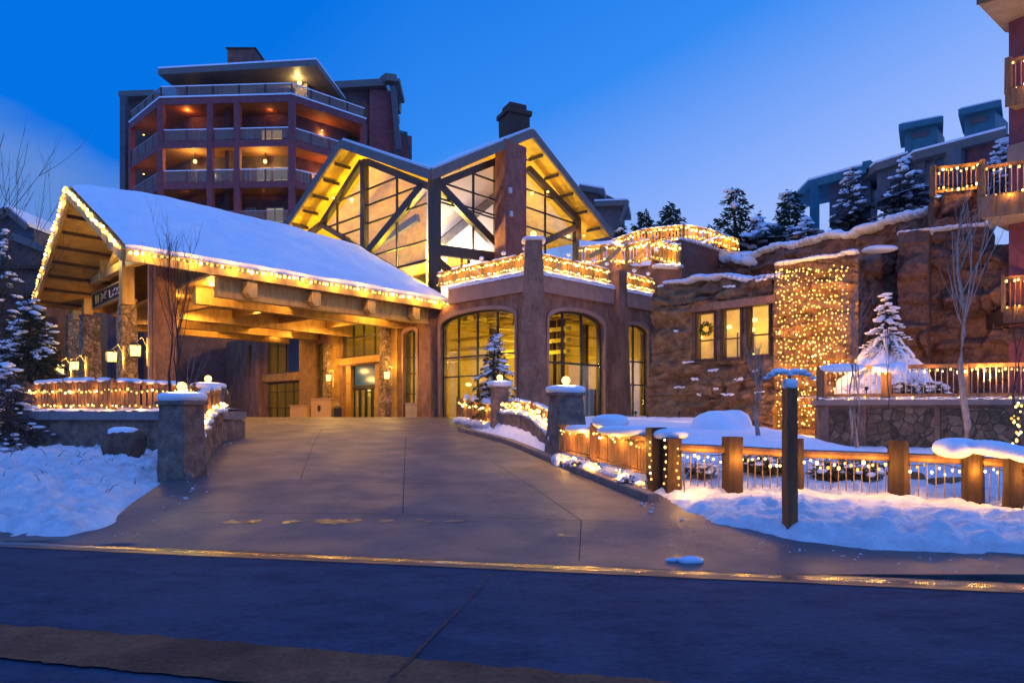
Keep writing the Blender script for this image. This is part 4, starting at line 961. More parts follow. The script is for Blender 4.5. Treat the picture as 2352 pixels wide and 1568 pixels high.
# corner post and other posts
p = Vector((-4.5, 38 + 1.75, 0)); mb = MB().rocky((p.x, p.y - .1, 7.6), .54, .54, vP.z - 8.0 - .1 + .9, math.pi / 4, 0, n=1, m=1); mb.build('corner_post', STEEL, hall)
fb2(GA, (837, 368), (837, 600), .50, name='post'); fb2(GA, (832, 372), (737, 520), .36); fb2(GA, (738, 516), (700, 545), .36, name='strut')
fb2(GA, (738, 516), (800, 552), .30, name='strut'); fb2(GA, (974, 425), (848, 578), .52); fb2(GA, (845, 372), (985, 428), .42); fb2(GA, (790, 548), (985, 665), .25, name='sill_beam')
fb2(GB, (1006, 425), (1138, 562), .52); fb2(GB, (1000, 425), (1145, 368), .42); fb2(GB, (1000, 574), (1142, 592), .62); fb2(GB, (1005, 598), (1050, 640), .34, name='strut')
fb2(GB, (1213, 388), (1326, 505), .44); fb2(GB, (1325, 500), (1325, 600), .62, name='post'); fb2(GB, (1326, 520), (1236, 562), .40)
fb2(GB, (1140, 370), (1140, 560), .22, name='post')
# brick pier and chimney
u, z = GB.uz(1176, 590, -.2); q = GB.pt(u, -.3, 7.6); ang = math.atan2(GB.u.y, GB.u.x)
w = abs(GB.U(1207, -.2) - GB.U(1145, -.2)) * .80
zc = GB.uz(1176, 345, -.2)[1]
MB().rocky(q, w, w * .96, zc - 7.6 + .35, ang, .02, 2, .9, .9, 5, 16).build('brick_pier', BRICK, hall, weld=True)
for k, (vx, vy) in enumerate(((1170, 438), (1172, 492))):
    a = on(GB, vx, vy, .2); f = Fr((a.x, a.y), (a.x + GB.u.x, a.y + GB.u.y)); MB().box(f, -.1, .1, -.02, .15, a.z - .16, a.z + .16).build('floodlight', SILV, hall)
ch = P(1181, 320, 47); ch.z = kR.z - 1.2
ct = thing('chimney', 'dark brick chimney with a narrower stepped top on the great hall roof', 'chimney', ch)
zc1 = P(0, 264, 47).z; zc2 = P(0, 246, 47).z
MB().rocky(ch, 1.6, 1.6, zc1 - ch.z, .45, .02, 2, n=4, m=6).build('stack', BRICK if False else DWOOD, ct, weld=True)
MB().rocky((ch.x, ch.y, zc1 - .25), 1.85, 1.85, .3, .45, 0, n=2, m=1).build('collar', DWOOD, ct, weld=True); MB().rocky((ch.x, ch.y, zc1), 1.3, 1.25, zc2 - zc1, .45, .02, 2, n=3, m=2).build('stack_top', DWOOD, ct, weld=True)
# glazing with mullions
def clipx(poly, u):
    zs = []
    for (a, b), (c, d) in zip(poly, poly[1:] + poly[:1]):
        if (a - u) * (c - u) < 0: zs.append(b + (d - b) * (u - a) / (c - a))
    return sorted(zs)
def clipz(poly, z):
    us = []
    for (a, b), (c, d) in zip(poly, poly[1:] + poly[:1]):
        if (b - z) * (d - z) < 0: us.append(a + (c - a) * (z - b) / (d - b))
    return sorted(us)
def glazing(fr, px, vert, horiz, label=None):
    poly = pz(px, fr); mb = MB()
    for vx, vy in vert:
        u = fr.uz(vx, vy, VG)[0]; zs = clipx(poly, u)
        if len(zs) >= 2: mb.box(fr, u - .055, u + .055, VG - .06, VG + .06, zs[0], zs[-1])
    for vx, vy in horiz:
        z = fr.uz(vx, vy, VG)[1]; us = clipz(poly, z)
        if len(us) >= 2: mb.box(fr, us[0], us[-1], VG - .05, VG + .05, z - .05, z + .05)
    g = mb.build('mullions', DARK, hall)
    MB().prism(fr, [poly], VG - .015, VG + .015).build('pane', GLB, g)
glazing(GA, [(735, 520), (832, 372), (832, 640), (790, 548)], [(775, 500)], [(800, 452), (800, 505), (800, 535)])
glazing(GA, [(842, 372), (980, 428), (980, 655), (842, 575)], [(912, 500)], [(850, 433), (850, 470), (850, 512), (905, 573), (950, 605)])
glazing(GB, [(1003, 430), (1142, 368), (1142, 585), (1003, 570)], [(1087, 470)], [(1100, 404), (1040, 428), (1030, 470), (1110, 487)])
glazing(GB, [(1003, 590), (1142, 598), (1142, 625), (1003, 650)], [(1060, 600)], [])
glazing(GB, [(1207, 388), (1322, 505), (1322, 600), (1207, 590)], [(1252, 480)], [(1212, 435), (1212, 477), (1212, 521)])
# interior of the hall
mb = MB(); L9 = 11.5
mb.prism(GA, [[(7.6, 7.6), (7.6, 17.9), (uK, 18.4), (uE, 14.9), (uE, 7.6)]], -8.0, -7.8); mb.build('back_wall', YWD, hall)
mb = MB(); mb.prism(GB, [[(8.0, 7.6), (8.0, 19.0), (uK2, 19.6), (uE2, 14.9), (uE2, 7.6)]], -7.6, -7.4); mb.prism(GB, [[(3.4, 7.8), (3.4, 16.3), (8.6, 19.2), (9.4, 19.2), (9.4, 7.8)]], -4.4, -4.2); mb.build('back_wall', INWH, hall)
mb = MB(); mb.plate([GA.pt(0, -1, 7.75), GA.pt(uE, -1, 7.75), GA.pt(uE, -9, 7.75), GB.pt(uE2, -9, 7.75), GB.pt(uE2, -1, 7.75)], .1, (0, 0, -1)); mb.build('floor', INF, hall)
mb = MB()
for k in range(5): 
    s = .15 + .18 * k; a = eL.lerp(kL, s) - Vector((0, 0, .62)); mb.beam(a - GA.n * .1, a + bA * 1.3, .12, .20)
    a = eR.lerp(kR, s) - Vector((0, 0, .62)); mb.beam(a - GB.n * .1, a + bB * 1.3, .12, .20)
mb.build('purlins', STEEL, hall)
MB().box(GA, 2.5, 12, -5.2, -4.9, 11.2, 11.9).build('inner_beam', TORG, hall); MB().box(GA, 10, 12.2, -7.7, -7.4, 7.8, 13).build('inner_panel', TBLU, hall)
for i, (x0, y0, x1, y1) in enumerate(((1010, 560, 1140, 450), (870, 560, 960, 500))):
    f = GB if i == 0 else GA; fb2(f, (x0, y0), (x1, y1), .5, v=-4, dep=.3, name='stair_rail', m=TBLU)
def hl(fr, u, v, z, pw, c):
    p = fr.pt(u, v, z); MB().ball(p, .16, .16, .1, 8, 5).build('hall_lamp', LANT, hall, sm=True); lamp(hall, p + Vector((0, 0, .3)), pw, c, .25, name='lamp_light')
for u, v, z, pw in ((3.5, -3.0, 11.0, 2300), (8, -3.5, 10.8, 2600), (13, -3.0, 10.2, 1300)): hl(GA, u, v, z, pw, (1, .66, .05))
for u, v, z, pw in ((3.0, -2.4, 12.0, 520), (7, -2.6, 11.5, 800), (12.0, -3.0, 11, 1100)): hl(GB, u, v, z, pw, (1, .85, .80) if u < 10 else (1, .68, .08))
# warm uplights fixed below the big soffits
for a, b, fr in ((eL, kL, GA), (eR, kR, GB)):
    for s in (.3, .75):
        p = a.lerp(b, s) - Vector((0, 0, 2.1)) - fr.n * .55; MB().ball(p, .1, .1, .07, 8, 4).build('soffit_uplight', LANT, hall, sm=True); lamp(hall, p + Vector((0, 0, .2)), 56, (1, .50, .045) if fr is GA else (1, .42, .04), .1, name='lamp_light')

# ================================================================== PORTE COCHERE (drive-through canopy)
ZEV = 7.37
cA, cPk, cB = Vector((-13.2, 23.3, ZEV)), Vector((-18.75, 29.0, 11.25)), Vector((-24.2, 34.7, ZEV))
cE, cR, cF = Vector((-3.15, 35.0, ZEV)), Vector((-8.7, 40.7, 11.25)), Vector((-14.2, 46.4, ZEV))
can = thing('porte_cochere', 'large gabled timber porte-cochere with thick snow on its roof and lights along the eaves', 'canopy', (-13, 34, 1.3))
MB().plate([cA, cPk, cR, cE], .28).build('roof_slope', TIMB2, can); MB().plate([cB, cPk, cR, cF], .28).build('roof_slope', TIMB2, can)
ax = (cE - cA).normalized(); px_ = Vector((-ax.y, ax.x, 0)); 
def rs(a, b, side):
    A0, P0, E0 = (cA, cPk, cE) if side == 0 else (cB, cPk, cF)
    R0 = cR
    e = A0.lerp(E0, a); r = P0.lerp(R0, a); p = e.lerp(r, b)
    th = .30 + .26 * math.sin(math.pi * min(1, a * 1.05)) * (b ** 1.2) + .09 * noise.noise(p * .5) + .04 * noise.noise(p * 1.7)
    edge = min(1, min(a, 1 - a) * 26, (b) * 12 + .35)
    droop = 0
    if b > .98: th += .03
    return p + Vector((0, 0, .03 + th * max(.15, edge) ** .5 - droop))
mb = MB(); mb.grid(lambda a, b: rs(a, b, 0), 70, 26); mb.grid(lambda a, b: rs(a, b, 1), 40, 14)
n_ = len(mb.v); mb.add([rs(i / 70, 0, 0) for i in range(71)] + [cA.lerp(cE, i / 70) + Vector((0, 0, .01)) for i in range(71)], [(i, i + 1, 72 + i, 71 + i) for i in range(70)])
mb.build('roof_snow', SNOWR, can, sm=True)
def fas(a, b, nm='fascia_board', w=.12, h=.42, off=Vector((0, 0, -.22)), m=TIMB): return MB().beam(a + off, b + off, w, h, ext=.03).build(nm, m, can)
nfr = -ax; nev = -px_
fas(cA + nev * .07, cE + nev * .07); fas(cA + nfr * .07, cPk + nfr * .07); fas(cPk + nfr * .07, cB + nfr * .07)
mb = MB(); ri = random.Random(5)
for i in range(90):
    a_ = ri.random(); l_ = ri.uniform(.05, .26) * (1 if ri.random() < .8 else 1.6); q = cA.lerp(cE, a_) + nev * .11 + Vector((0, 0, .02)); mb.tube([q, q - Vector((0, 0, l_ * .5)), q - Vector((0, 0, l_))], .018, .002, 5)
mb.build('icicles', ICE, can)['kind'] = 'stuff'
ceil_pts = [cA, cE, cF, cB]
FC = Fr((cA.x, cA.y), (cE.x, cE.y))           # frame along the eave, v towards the street
FG = Fr((cA.x, cA.y), (cB.x, cB.y))           # frame along the gable front
Lc = (cE - cA).length
# flat boarded ceiling set back from the gable, long glulam beams below it
zc_ = 6.95
cl = [FC.pt(3.1, -.3, zc_), FC.pt(Lc - .1, -.3, zc_), FC.pt(Lc - .1, -15.4, zc_), FC.pt(4.8, -15.4, zc_)]
MB().plate(cl, .12, (0, 0, 1)).build('ceiling', TIMB2, can)
for v, zb, w in ((-.62, 6.28, .34), (-3.1, 6.3, .34), (-8.4, 6.3, .34), (-11.9, 6.3, .34), (-15.2, 6.3, .34)):
    MB().box(FC, 3.4 + .11 * abs(v), Lc - .05, v - w / 2, v + w / 2, zb, zc_ + (.1 if v > -1 or v < -15 else -.003)).build('glulam_beam', TIMB, can)
    MB().box(FC, 3.4 + .11 * abs(v), Lc - .05, v - w / 2 - .03, v + w / 2 + .03, zb - .06, zb - .003).build('beam_flange', TIMB, can)
for k, u in enumerate((4.4, 7.3, 10.2, 12.9)): MB().prism(FC, [[(u, 6.9), (u, 6.45), (u + .18, 6.28), (u + .42, 6.28), (u + .42, 6.9)]], -.42, .02).build('corbel', TIMB, can)
for u in (5.4, 8, 10.6, 13.5): MB().box(FC, u, u + .25, -15.2, -.8, 6.55, zc_ - .004).build('cross_beam', TIMB2, can)
for q in ([FG.pt(1.4, -4.4, zc_ + .1), FG.pt(FG.len / 2, -4.4, 10.5), FG.pt(FG.len - 1.4, -4.4, zc_ + .1)],): MB().plate(q, .12, -FG.n).build('gable_infill', TIMB2, can)
# gable end: rafters on the soffit, truss with curved brace and king post
for k in range(7):
    s = .08 + .13 * k
    a = cB.lerp(cPk, s) - Vector((0, 0, .36)); MB().beam(a + ax * .1, a + ax * 2.8, .12, .14).build('outrigger', DWOOD, can)
    a = cA.lerp(cPk, s) - Vector((0, 0, .36)); MB().beam(a + ax * .1, a + ax * 2.8, .12, .14).build('outrigger', DWOOD, can)
vT = -2.1
def gt(vx, vy, v=vT): u, z = FG.uz(vx, vy, v); return FG.pt(u, v, z)
def tb(a, b, w, h=.34, nm='truss_member', m=TIMB, v=vT, ext=.0): return fbx(a, b, w, h, nm, m, v, ext)
def fbx(a, b, thick, dep, name, m, v, ext):
    A = Vector(FG.uz(a[0], a[1], v)); B = Vector(FG.uz(b[0], b[1], v)); d = (B - A).normalized(); A = A - d * ext; B = B + d * ext; n = Vector((-d.y, d.x)) * thick / 2
    return MB().prism(FG, [[tuple(A - n), tuple(A + n), tuple(B + n), tuple(B - n)]], v - dep / 2, v + dep / 2).build(name, m, can)
tb((225, 552), (176, 655), .30); tb((176, 655), (160, 712), .34); tb((236, 545), (240, 640), .20, nm='king_post'); tb((272, 580), (244, 640), .22); tb((222, 548), (300, 588), .30)
tb((203, 652), (300, 603), .36, nm='bottom_chord'); tb((300, 603), (345, 592), .34, nm='bottom_chord'); tb((150, 700), (203, 668), .34, nm='bottom_chord')
# curved web board
A = FG.uz(208, 588, vT); B = FG.uz(236, 634, vT); d = Vector((B[0] - A[0], B[1] - A[1])); n = Vector((-d.y, d.x)).normalized()
if n.y < 0: n = -n
up_ = [tuple(Vector(A) + d * (i / 10) + n * (.30 * math.sin(math.pi * i / 10))) for i in range(11)]; dn_ = [tuple(Vector(A) + d * (i / 10) - n * (.16 * math.sin(math.pi * i / 10))) for i in range(9, 0, -1)]
MB().prism(FG, [up_ + dn_], vT - .1, vT + .12).build('curved_brace', TIMB, can)
tb((203, 652), (236, 636), .34, nm='bottom_chord', v=vT + .06)
# posts on the pillars
def post_at(vx, y0, y1, w, v=vT, m=TIMB):
    a = FG.uz(vx, y0, v); b = FG.uz(vx, y1, v); MB().box(FG, a[0] - w / 2, a[0] + w / 2, v - w / 2, v + w / 2, b[1], a[1]).build('post', m, can)
post_at(201, 590, 735, .42); post_at(177, 690, 735, .46, vT - .3); post_at(291, 560, 700, .5)
a, b = FG.uz(345, 600, vT), FG.uz(345, 735, vT); MB().box(FG, a[0] - .35, a[0] + .35, vT - .9, vT - .1, 1.2, a[1] + .5).build('wide_post', PLAS, can)
MB().box(FG, a[0] + .0, a[0] + .16, vT - .08, vT + .05, 1.2, a[1] + .4).build('downpipe', BAND, can)
for k, (vl, vr, vt, lab, v, wt_) in enumerate(((180, 236, 728, 'brightly lit cobbled pillar standing alone in front under the gable', vT + .2, .72), (150, 185, 728, 'cobbled pillar at the far left, partly behind the brightly lit one', vT - .9, .8), (268, 318, 692, 'tall brown stone pillar under the right end of the hanging sign', vT - .1, .78))):
    a_, b_ = FG.U(vl, v), FG.U(vr, v); c_ = (a_ + b_) / 2; zt_ = FG.uz((vl + vr) / 2, vt, v)[1]; p = FG.pt(c_, v, 1.1)
    t = thing('stone_pillar', lab, 'pillar', p, 'cobbled stone pillars'); w_ = (vr - vl) / FPX * p.y * .80
    MB().rocky(p, w_, w_ * wt_, zt_ - 1.1, math.atan2(FG.u.y, FG.u.x), .05, 4, n=7, m=16).build('shaft', STONE, t, weld=True)
    MB().rocky((p.x, p.y, zt_), w_ * .85, w_ * .85, .1, math.atan2(FG.u.y, FG.u.x), 0, n=1, m=1).build('cap_stone', PILR, t)
for v in (-9, -13.6):
    p = FC.pt(9, v, 1.2); 
# hidden-side columns holding the beams
for u, v in ((14.9, -.8),):
    MB().rocky(FC.pt(u, v, 1.1), 1.0, .7, 5.25, math.atan2(FC.u.y, FC.u.x), .02, n=4, m=8).build('column', PLAS, can, weld=True)
# hanging sign
sa, sb = FG.uz(212, 675, vT + .1), FG.uz(285, 640, vT + .1); zt0 = FG.uz(248, 661, vT + .1)[1]; zb0 = FG.uz(248, 692, vT + .1)[1]
sg = thing('hanging_sign', 'dark hanging sign with a gilded emblem and pale script under the gable truss', 'sign', FG.pt(sa[0], vT, zb0))
u0, u1 = min(sa[0], sb[0]), max(sa[0], sb[0]); vs_ = vT + .02
MB().box(FG, u0, u1, vs_ - .06, vs_ + .06, zb0, zt0).build('sign_board', SIGNM, sg)
mb = MB(); mb.prism(FG, [rect(u0 - .08, u1 + .08, zb0 - .08, zt0 + .08), rect(u0, u1, zb0, zt0)], vs_ - .09, vs_ + .09); mb.build('sign_frame', TIMB2, sg)
def su(k): return u1 - (u1 - u0) * k                       # k runs left to right as seen
def sz(k): return zb0 + (zt0 - zb0) * k
def stroke(pts, r, m, nm):
    MB().tube([FG.pt(su(a), vs_ + .075, sz(b)) for a, b in pts], r, r * .7, 5).build(nm, m, sg)
stroke([(.30, .80), (.36, .55), (.46, .30)], .05, GOLD, 'emblem_stroke'); stroke([(.47, .82), (.38, .52), (.30, .22)], .05, GOLD, 'emblem_stroke'); stroke([(.27, .5), (.35, .55), (.45, .58)], .035, GOLD, 'emblem_stroke')
stroke([(.13, .85), (.13, .2)], .05, GOLD, 'emblem_stroke'); stroke([(.20, .85), (.20, .2)], .035, GOLD, 'emblem_stroke')
stroke([(.56, .78), (.575, .5), (.575, .24), (.62, .24)], .03, SILV, 'letter'); stroke([(.64, .22), (.67, .42), (.70, .24)], .025, SILV, 'letter'); stroke([(.65, .60), (.69, .62), (.73, .78), (.72, .60)], .025, SILV, 'letter')
stroke([(.74, .26), (.76, .36), (.79, .24)], .022, SILV, 'letter'); stroke([(.79, .70), (.80, .55), (.86, .76)], .025, SILV, 'letter'); stroke([(.80, .6), (.80, .38)], .022, SILV, 'letter'); stroke([(.82, .25), (.83, .33), (.85, .25)], .02, SILV, 'letter')
# lanterns on the pillars
for vx, vy, d, s, lab in ((137, 847, 27, .88, 'leftmost small lantern next to the snowy spruce'), (171, 840, 27, .85, 'lantern on the cobbled pillar at far left, second from the left'), (257, 820, 26, 1.0, 'lantern between the lit cobbled pillar and the brown stone pillar'), (311, 806, 25, 1.08, 'largest and highest lantern, on the right side of the brown stone pillar')):
    lantern(P(vx, vy, d), lab, s * 1.0, 95, Vector((.38, .15, 0)))
# eave and gable light strings
lights_on('string of big bulbs along the right eave of the porte-cochere', 'light strings along the porte-cochere roof', [cA + nev * .2 + Vector((0, 0, -.12)), cE + nev * .2 + Vector((0, 0, -.12))], .20, .062, .03, .02, every=1.6, power=34, off=.25, sag=.02)
lights_on('bright string of bulbs down the right rake of the gable', 'light strings along the porte-cochere roof', [cPk + nfr * .2 + Vector((0, 0, .02)), cA + nfr * .2 + Vector((0, 0, .02))], .13, .065, .04, .02, every=1.8, power=14, off=.15, sag=.02)
lights_on('string of bulbs down the left rake of the gable', 'light strings along the porte-cochere roof', [cPk + nfr * .2 + Vector((0, 0, -.05)), cB + nfr * .2 + Vector((0, 0, -.05))], .26, .075, .03, .02, every=1.8, power=14, off=.15, sag=.02)
# recessed downlights in the ceiling
dl = [(521, 683, 6.93), (458, 697, 6.93), (688, 747, 6.93), (752, 730, 6.93), (820, 733, 6.93), (630, 762, 6.93), (497, 757, 6.93)]
k = 0
for vx, vy, z in dl:
    dd = (z - EYE) * FPX / (HY - vy); p = Vector(((vx - CX) / FPX * dd, dd, zc_ - .02))
    t = thing('downlight', ('downlight nearest the eave over the driveway', 'downlight left of the one nearest the eave', 'middle downlight of the back row under the canopy', 'downlight above the left edge of the doorway', 'downlight beside the upper entrance window', 'far downlight above the blue window', 'far-left downlight above the dark wing')[k], 'ceiling light', p, 'recessed lights in the canopy ceiling'); k += 1
    MB().tube([p + Vector((0, 0, .015)), p + Vector((0, 0, -.03))], .16, .16, 14).build('lens', DOWN, t); MB().tube([p + Vector((0, 0, .018)), p + Vector((0, 0, -.015))], .22, .22, 14).build('trim_ring', DARK, t)
    lamp(t, p + Vector((0, 0, -.12)), 420, (1, .50, .10), .12, 'SPOT', name='lamp_light', cone=165, blend=.4)
for u, v in ((4, -6), (8, -5.8), (12, -6), (6, -10.4), (11, -10.2), (5, -13.5), (10, -13.5), (8, -2), (12.5, -2), (4, -2)):
    p = FC.pt(u, v, zc_ - .02); t = thing('downlight', 'downlight in the canopy ceiling hidden from the street between the long beams', 'ceiling light', p, 'recessed lights hidden between the canopy beams')
    MB().tube([p + Vector((0, 0, .015)), p + Vector((0, 0, -.03))], .12, .12, 12).build('lens', DOWN, t)
    lamp(t, p + Vector((0, 0, -.25)), 165, (1, .50, .10), .12, name='lamp_light')
p = gt(190, 500, vT + 1.0); t = thing('spot_lamp', 'small bright spotlight on the soffit near the gable peak', 'spotlight', p); MB().tube([p, p + Vector((.2, 0, .1))], .09, .13, 10).build('lamp_head', DOWN, t); lamp(t, p + Vector((.1, -.2, -.15)), 160, (1, .62, .16), .08, name='lamp_light')
p = FG.pt(FG.U(236, vT + .7), vT + .7, FG.uz(236, 600, vT + .7)[1]); lamp(sg, p, 60, (1, .66, .2), .08, name='sign_light')

# ================================================================== TOWER
tw = thing('apartment_tower', 'red-brown apartment tower with wrap-around balconies and a penthouse under a flat oversailing roof', 'building', (-28, 66, 0))
tRF, tLF = P(670, 220, 62), P(369, 228, 62.7); tRR, tLL = P(838, 272, 67.2), P(300, 281, 68); 
bRR, bLL = Vector((-17.5, 76, 0)), Vector((-36.5, 78, 0))
ring = [tLL, tLF, tRF, tRR]
ft, fl_, frr = Fr(tLF[:2], tRF[:2]), Fr(tLL[:2], tLF[:2]), Fr(tRF[:2], tRR[:2])
zs = [30.5, 26.5, 22.75, 18.95, 15.1, 11.2]
def ringz(z, s=0): return [Vector((p.x, p.y, z)) for p in ring] + [Vector((bRR.x, bRR.y, z)), Vector((bLL.x, bLL.y, z))]
for i, z in enumerate(zs):
    MB().plate(ringz(z - .35), .35, (0, 0, 1)).build('balcony_slab', TORG, tw)
    for f in (ft, fl_, frr): MB().box(f, -.05, f.len + .05, -.05, .09, z - .60, z + .02).build('slab_edge', TRED, tw)
    if i == 0:
        mb = MB()
        for f in (ft, fl_, frr): mb.box(f, -.1, f.len + .1, -.6, .16, z + .03, z + .16)
        mb.build('snow_layer', SNOWR, tw)
    for f, nm in ((ft, 5), (fl_, 4), (frr, 4)):
        mb = MB(); mb.box(f, 0, f.len, -.08, 0, z + 1.08, z + 1.17)
        mb.build('handrail', SNOWR if i < 3 and f is not fl_ else TRAL, tw)
        for k in range(nm + 1): u = f.len * k / nm; MB().box(f, max(0, u - .06), min(f.len, u + .06), -.09, .02, z + .02, z + 1.08).build('rail_post', TRED if i else DWOOD, tw)
        MB().box(f, .08, f.len - .08, -.045, -.03, z + .12, z + 1.04).build('rail_panel', GLR, tw)
# columns
for f, us in ((ft, (0.0, ft.U(483), ft.U(545), ft.len)), (fl_, (.05,)), (frr, (frr.len - .1,))):
    for u in us: MB().box(f, u - .27, u + .27, -.35, .13, 5, 30.0).build('column', TRED, tw)
# recessed dwelling walls with windows
rec = [Vector((tLL.x + 2.0, tLL.y + 1.5, 0)), Vector((tLF.x + 1.4, tLF.y + 3.0, 0)), Vector((tRF.x - 1.0, tRF.y + 3.0, 0)), Vector((tRR.x - 2.2, tRR.y + 1.8, 0))]
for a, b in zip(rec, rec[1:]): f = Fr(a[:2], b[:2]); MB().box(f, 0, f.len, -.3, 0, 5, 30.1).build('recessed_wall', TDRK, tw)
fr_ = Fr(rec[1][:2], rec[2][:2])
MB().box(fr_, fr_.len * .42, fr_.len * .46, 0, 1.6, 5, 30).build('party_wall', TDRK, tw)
def tdoor(i, a, b, m, h=2.2, z0=.1, label=None, f=None):
    f = f or fr_; z = zs[i]
    w = MB().prism(f, [rect(f.len * a, f.len * b, z + z0, z + z0 + h), rect(f.len * a + .1, f.len * b - .1, z + z0 + .1, z + z0 + h - .1)], .004, .08).build('window_frame', TRAL, tw)
    MB().box(f, f.len * a + .11, f.len * b - .11, .01, .03, z + z0 + .11, z + z0 + h - .11).build('pane', m, w)
    MB().box(f, f.len * (a + b) / 2 - .05, f.len * (a + b) / 2 + .05, .031, .07, z + z0 + .11, z + z0 + h - .11).build('mullion', TRAL, w)
    if label: w['label'] = label
dg = mat('dark_window', (.03, .04, .06), (.02, .02, .03), rough=.15, spec=.8)
tdoor(1, .70, .92, LITW, 2.1, label='brightly lit yellow balcony window'); tdoor(2, .50, .60, dg); tdoor(2, .66, .80, LITW2); tdoor(2, .83, .97, LITW2, label='window with pale lit curtains'); tdoor(1, .08, .22, dg); tdoor(1, .5, .62, dg); tdoor(3, .75, .93, LITW2); tdoor(3, .1, .3, dg); tdoor(3, .55, .65, dg)
tdoor(2, .05, .3, dg); tdoor(1, .26, .36, dg)
for (i, a, b) in ((1, .2, .6), (2, .15, .5), (3, .2, .6)): tdoor(i, a, b, dg, f=Fr(rec[2][:2], rec[3][:2]))
for vx, vy in ((448, 350), (609, 346)):
    p = P(vx, vy, 64.2); p.z = 25.3; t = MB().ball(p, .17, .17, .19, 10, 6).build('balcony_lamp', GLOBE, tw, sm=True); MB().tube([p, p + Vector((0, 0, .95))], .03, .03, 6).build('lamp_rod', DARK, tw)
    lamp(tw, p + Vector((0, -.5, -.2)), 210, (1, .80, .22), .2, name='lamp_light')
for vx, vy, d, pw, c in ((620, 245, 64.3, 95, (1, .33, .07)), (430, 250, 64.3, 75, (1, .33, .07)), (605, 432, 64.3, 130, (1, .28, .07)), (430, 432, 64.3, 130, (1, .28, .07)), (740, 300, 67, 90, (1, .4, .1)), (330, 310, 67, 25, (1, .35, .1)), (330, 400, 67, 25, (1, .35, .1)), (740, 385, 66, 90, (1, .35, .1)), (610, 520, 64, 90, (1, .35, .1))):
    p = P(vx, vy, d); MB().ball(p, .1, .1, .05, 8, 4).build('soffit_lamp', LANT, tw); lamp(tw, p + Vector((0, 0, -.3)), pw, c, .2, name='lamp_light')
# penthouse
f = Fr((P(405, 0, 66).x, 66), (P(705, 0, 66).x, 66)); z0, z1 = 30.5, P(0, 164, 65).z
MB().box(f, 0, f.len, -6, 0, z0, z1).build('penthouse_wall', WTAN, tw)
MB().box(f, f.len * .38, f.len * .58, .003, .5, z0, z1 - .05).build('penthouse_pier', WTAN, tw)
for a, b in ((.02, .34), (.60, .92)):
    w = MB().prism(f, [rect(f.len * a, f.len * b, z0 + .1, z0 + 2.6), rect(f.len * a + .1, f.len * b - .1, z0 + .2, z0 + 2.5)], .004, .08).build('window_frame', TRAL, tw); MB().box(f, f.len * a + .1, f.len * b - .1, .01, .03, z0 + .2, z0 + 2.5).build('pane', dg, w)
    for k in (1, 2, 3): u = f.len * (a + (b - a) * k / 4); MB().box(f, u - .04, u + .04, .031, .07, z0 + .2, z0 + 2.5).build('mullion', TRAL, w)
w = MB().box(f, f.len * .10, f.len * .18, .1, .2, z0 + .9, z0 + 1.7).build('lit_window', LITW, tw)
ra, rb = P(363, 158, 63.0), P(727, 137, 63.0); rc = P(750, 195, 69)
pz_ = [ra, rb, P(752, 196, 75), P(420, 196, 75)]
MB().plate([ra, rb, Vector((rb.x + 1.5, 76, rb.z - .4)), Vector((ra.x + 2, 76, ra.z - .4))], .55, (0, 0, -1)).build('penthouse_roof', FASC, tw)
MB().plate([up(p, .01) for p in (ra, rb, Vector((rb.x + 1.5, 76, rb.z - .4)), Vector((ra.x + 2, 76, ra.z - .4)))], .15, (0, 0, 1)).build('roof_snow', SNOWR, tw)
p = P(548, 163, 65.4); MB().ball(p, .22, .22, .18, 8, 5).build('wall_lamp', GLOBE, tw, sm=True); lamp(tw, p + Vector((0, -.5, -.5)), 330, (1, .66, .18), .2, name='lamp_light')
p = P(688, 190, 65.4); MB().ball(p, .22, .22, .18, 8, 5).build('wall_lamp', GLOBE, tw, sm=True); lamp(tw, p + Vector((0, -.5, -.2)), 200, (1, .70, .22), .2, name='lamp_light')
a = P(522, 143, 68); b = P(586, 113, 68); MB().abox(a.x, b.x, 68, 71, a.z - 1.5, b.z).build('plant_room', TDRK, tw); MB().abox(a.x - .12, b.x + .12, 67.88, 71.1, b.z, b.z + .12).build('plant_room_cap', DARK, tw)
# right flank
f2 = Fr((P(752, 0, 70).x, 70), (P(905, 0, 72).x, 72))
MB().box(f2, 0, f2.len, -8, 0, 5, P(0, 200, 71).z).build('side_wall', TDRK, tw)
MB().box(f2, f2.len * .62, f2.len, .004, .5, 5, P(0, 205, 71).z).build('side_bay', TRED, tw)
MB().box(f2, f2.len * .98, f2.len * 1.04, -.2, .9, 5, P(0, 205, 71).z).build('side_column', TBLU, tw)
a, b = P(748, 188, 69.3), P(884, 180, 70.5); MB().plate([a, b, Vector((b.x, 80, b.z)), Vector((a.x, 80, a.z))], .7, (0, 0, -1)).build('side_roof', FASC, tw)
a, b, c = P(880, 181, 70.2), P(905, 184, 71), P(917, 235, 73)
MB().beam(a, b, 1.2, .7).build('barge_board', FASC, tw); MB().beam(b, c, 1.2, .5).build('barge_board', FASC, tw); MB().beam(P(917, 235, 73), P(915, 258, 73), 1.0, .4).build('barge_board', FASC, tw)
MB().beam(P(902, 200, 70.5), P(916, 345, 70.5), .5, .5).build('downpipe', TBLU, tw)
f3 = Fr((P(912, 0, 76).x, 76), (P(946, 0, 77).x, 77)); MB().box(f3, 0, f3.len, -6, 0, 5, P(0, 305, 76).z).build('rear_bay', TRED, tw); MB().box(f3, 0, f3.len * .7, -6, .05, P(0, 305, 76).z, P(0, 298, 76).z).build('rear_cap', TEAL, tw)
MB().beam(P(930, 305, 75.6), P(944, 360, 75.6), .25, .25).build('downpipe', TBLU, tw)
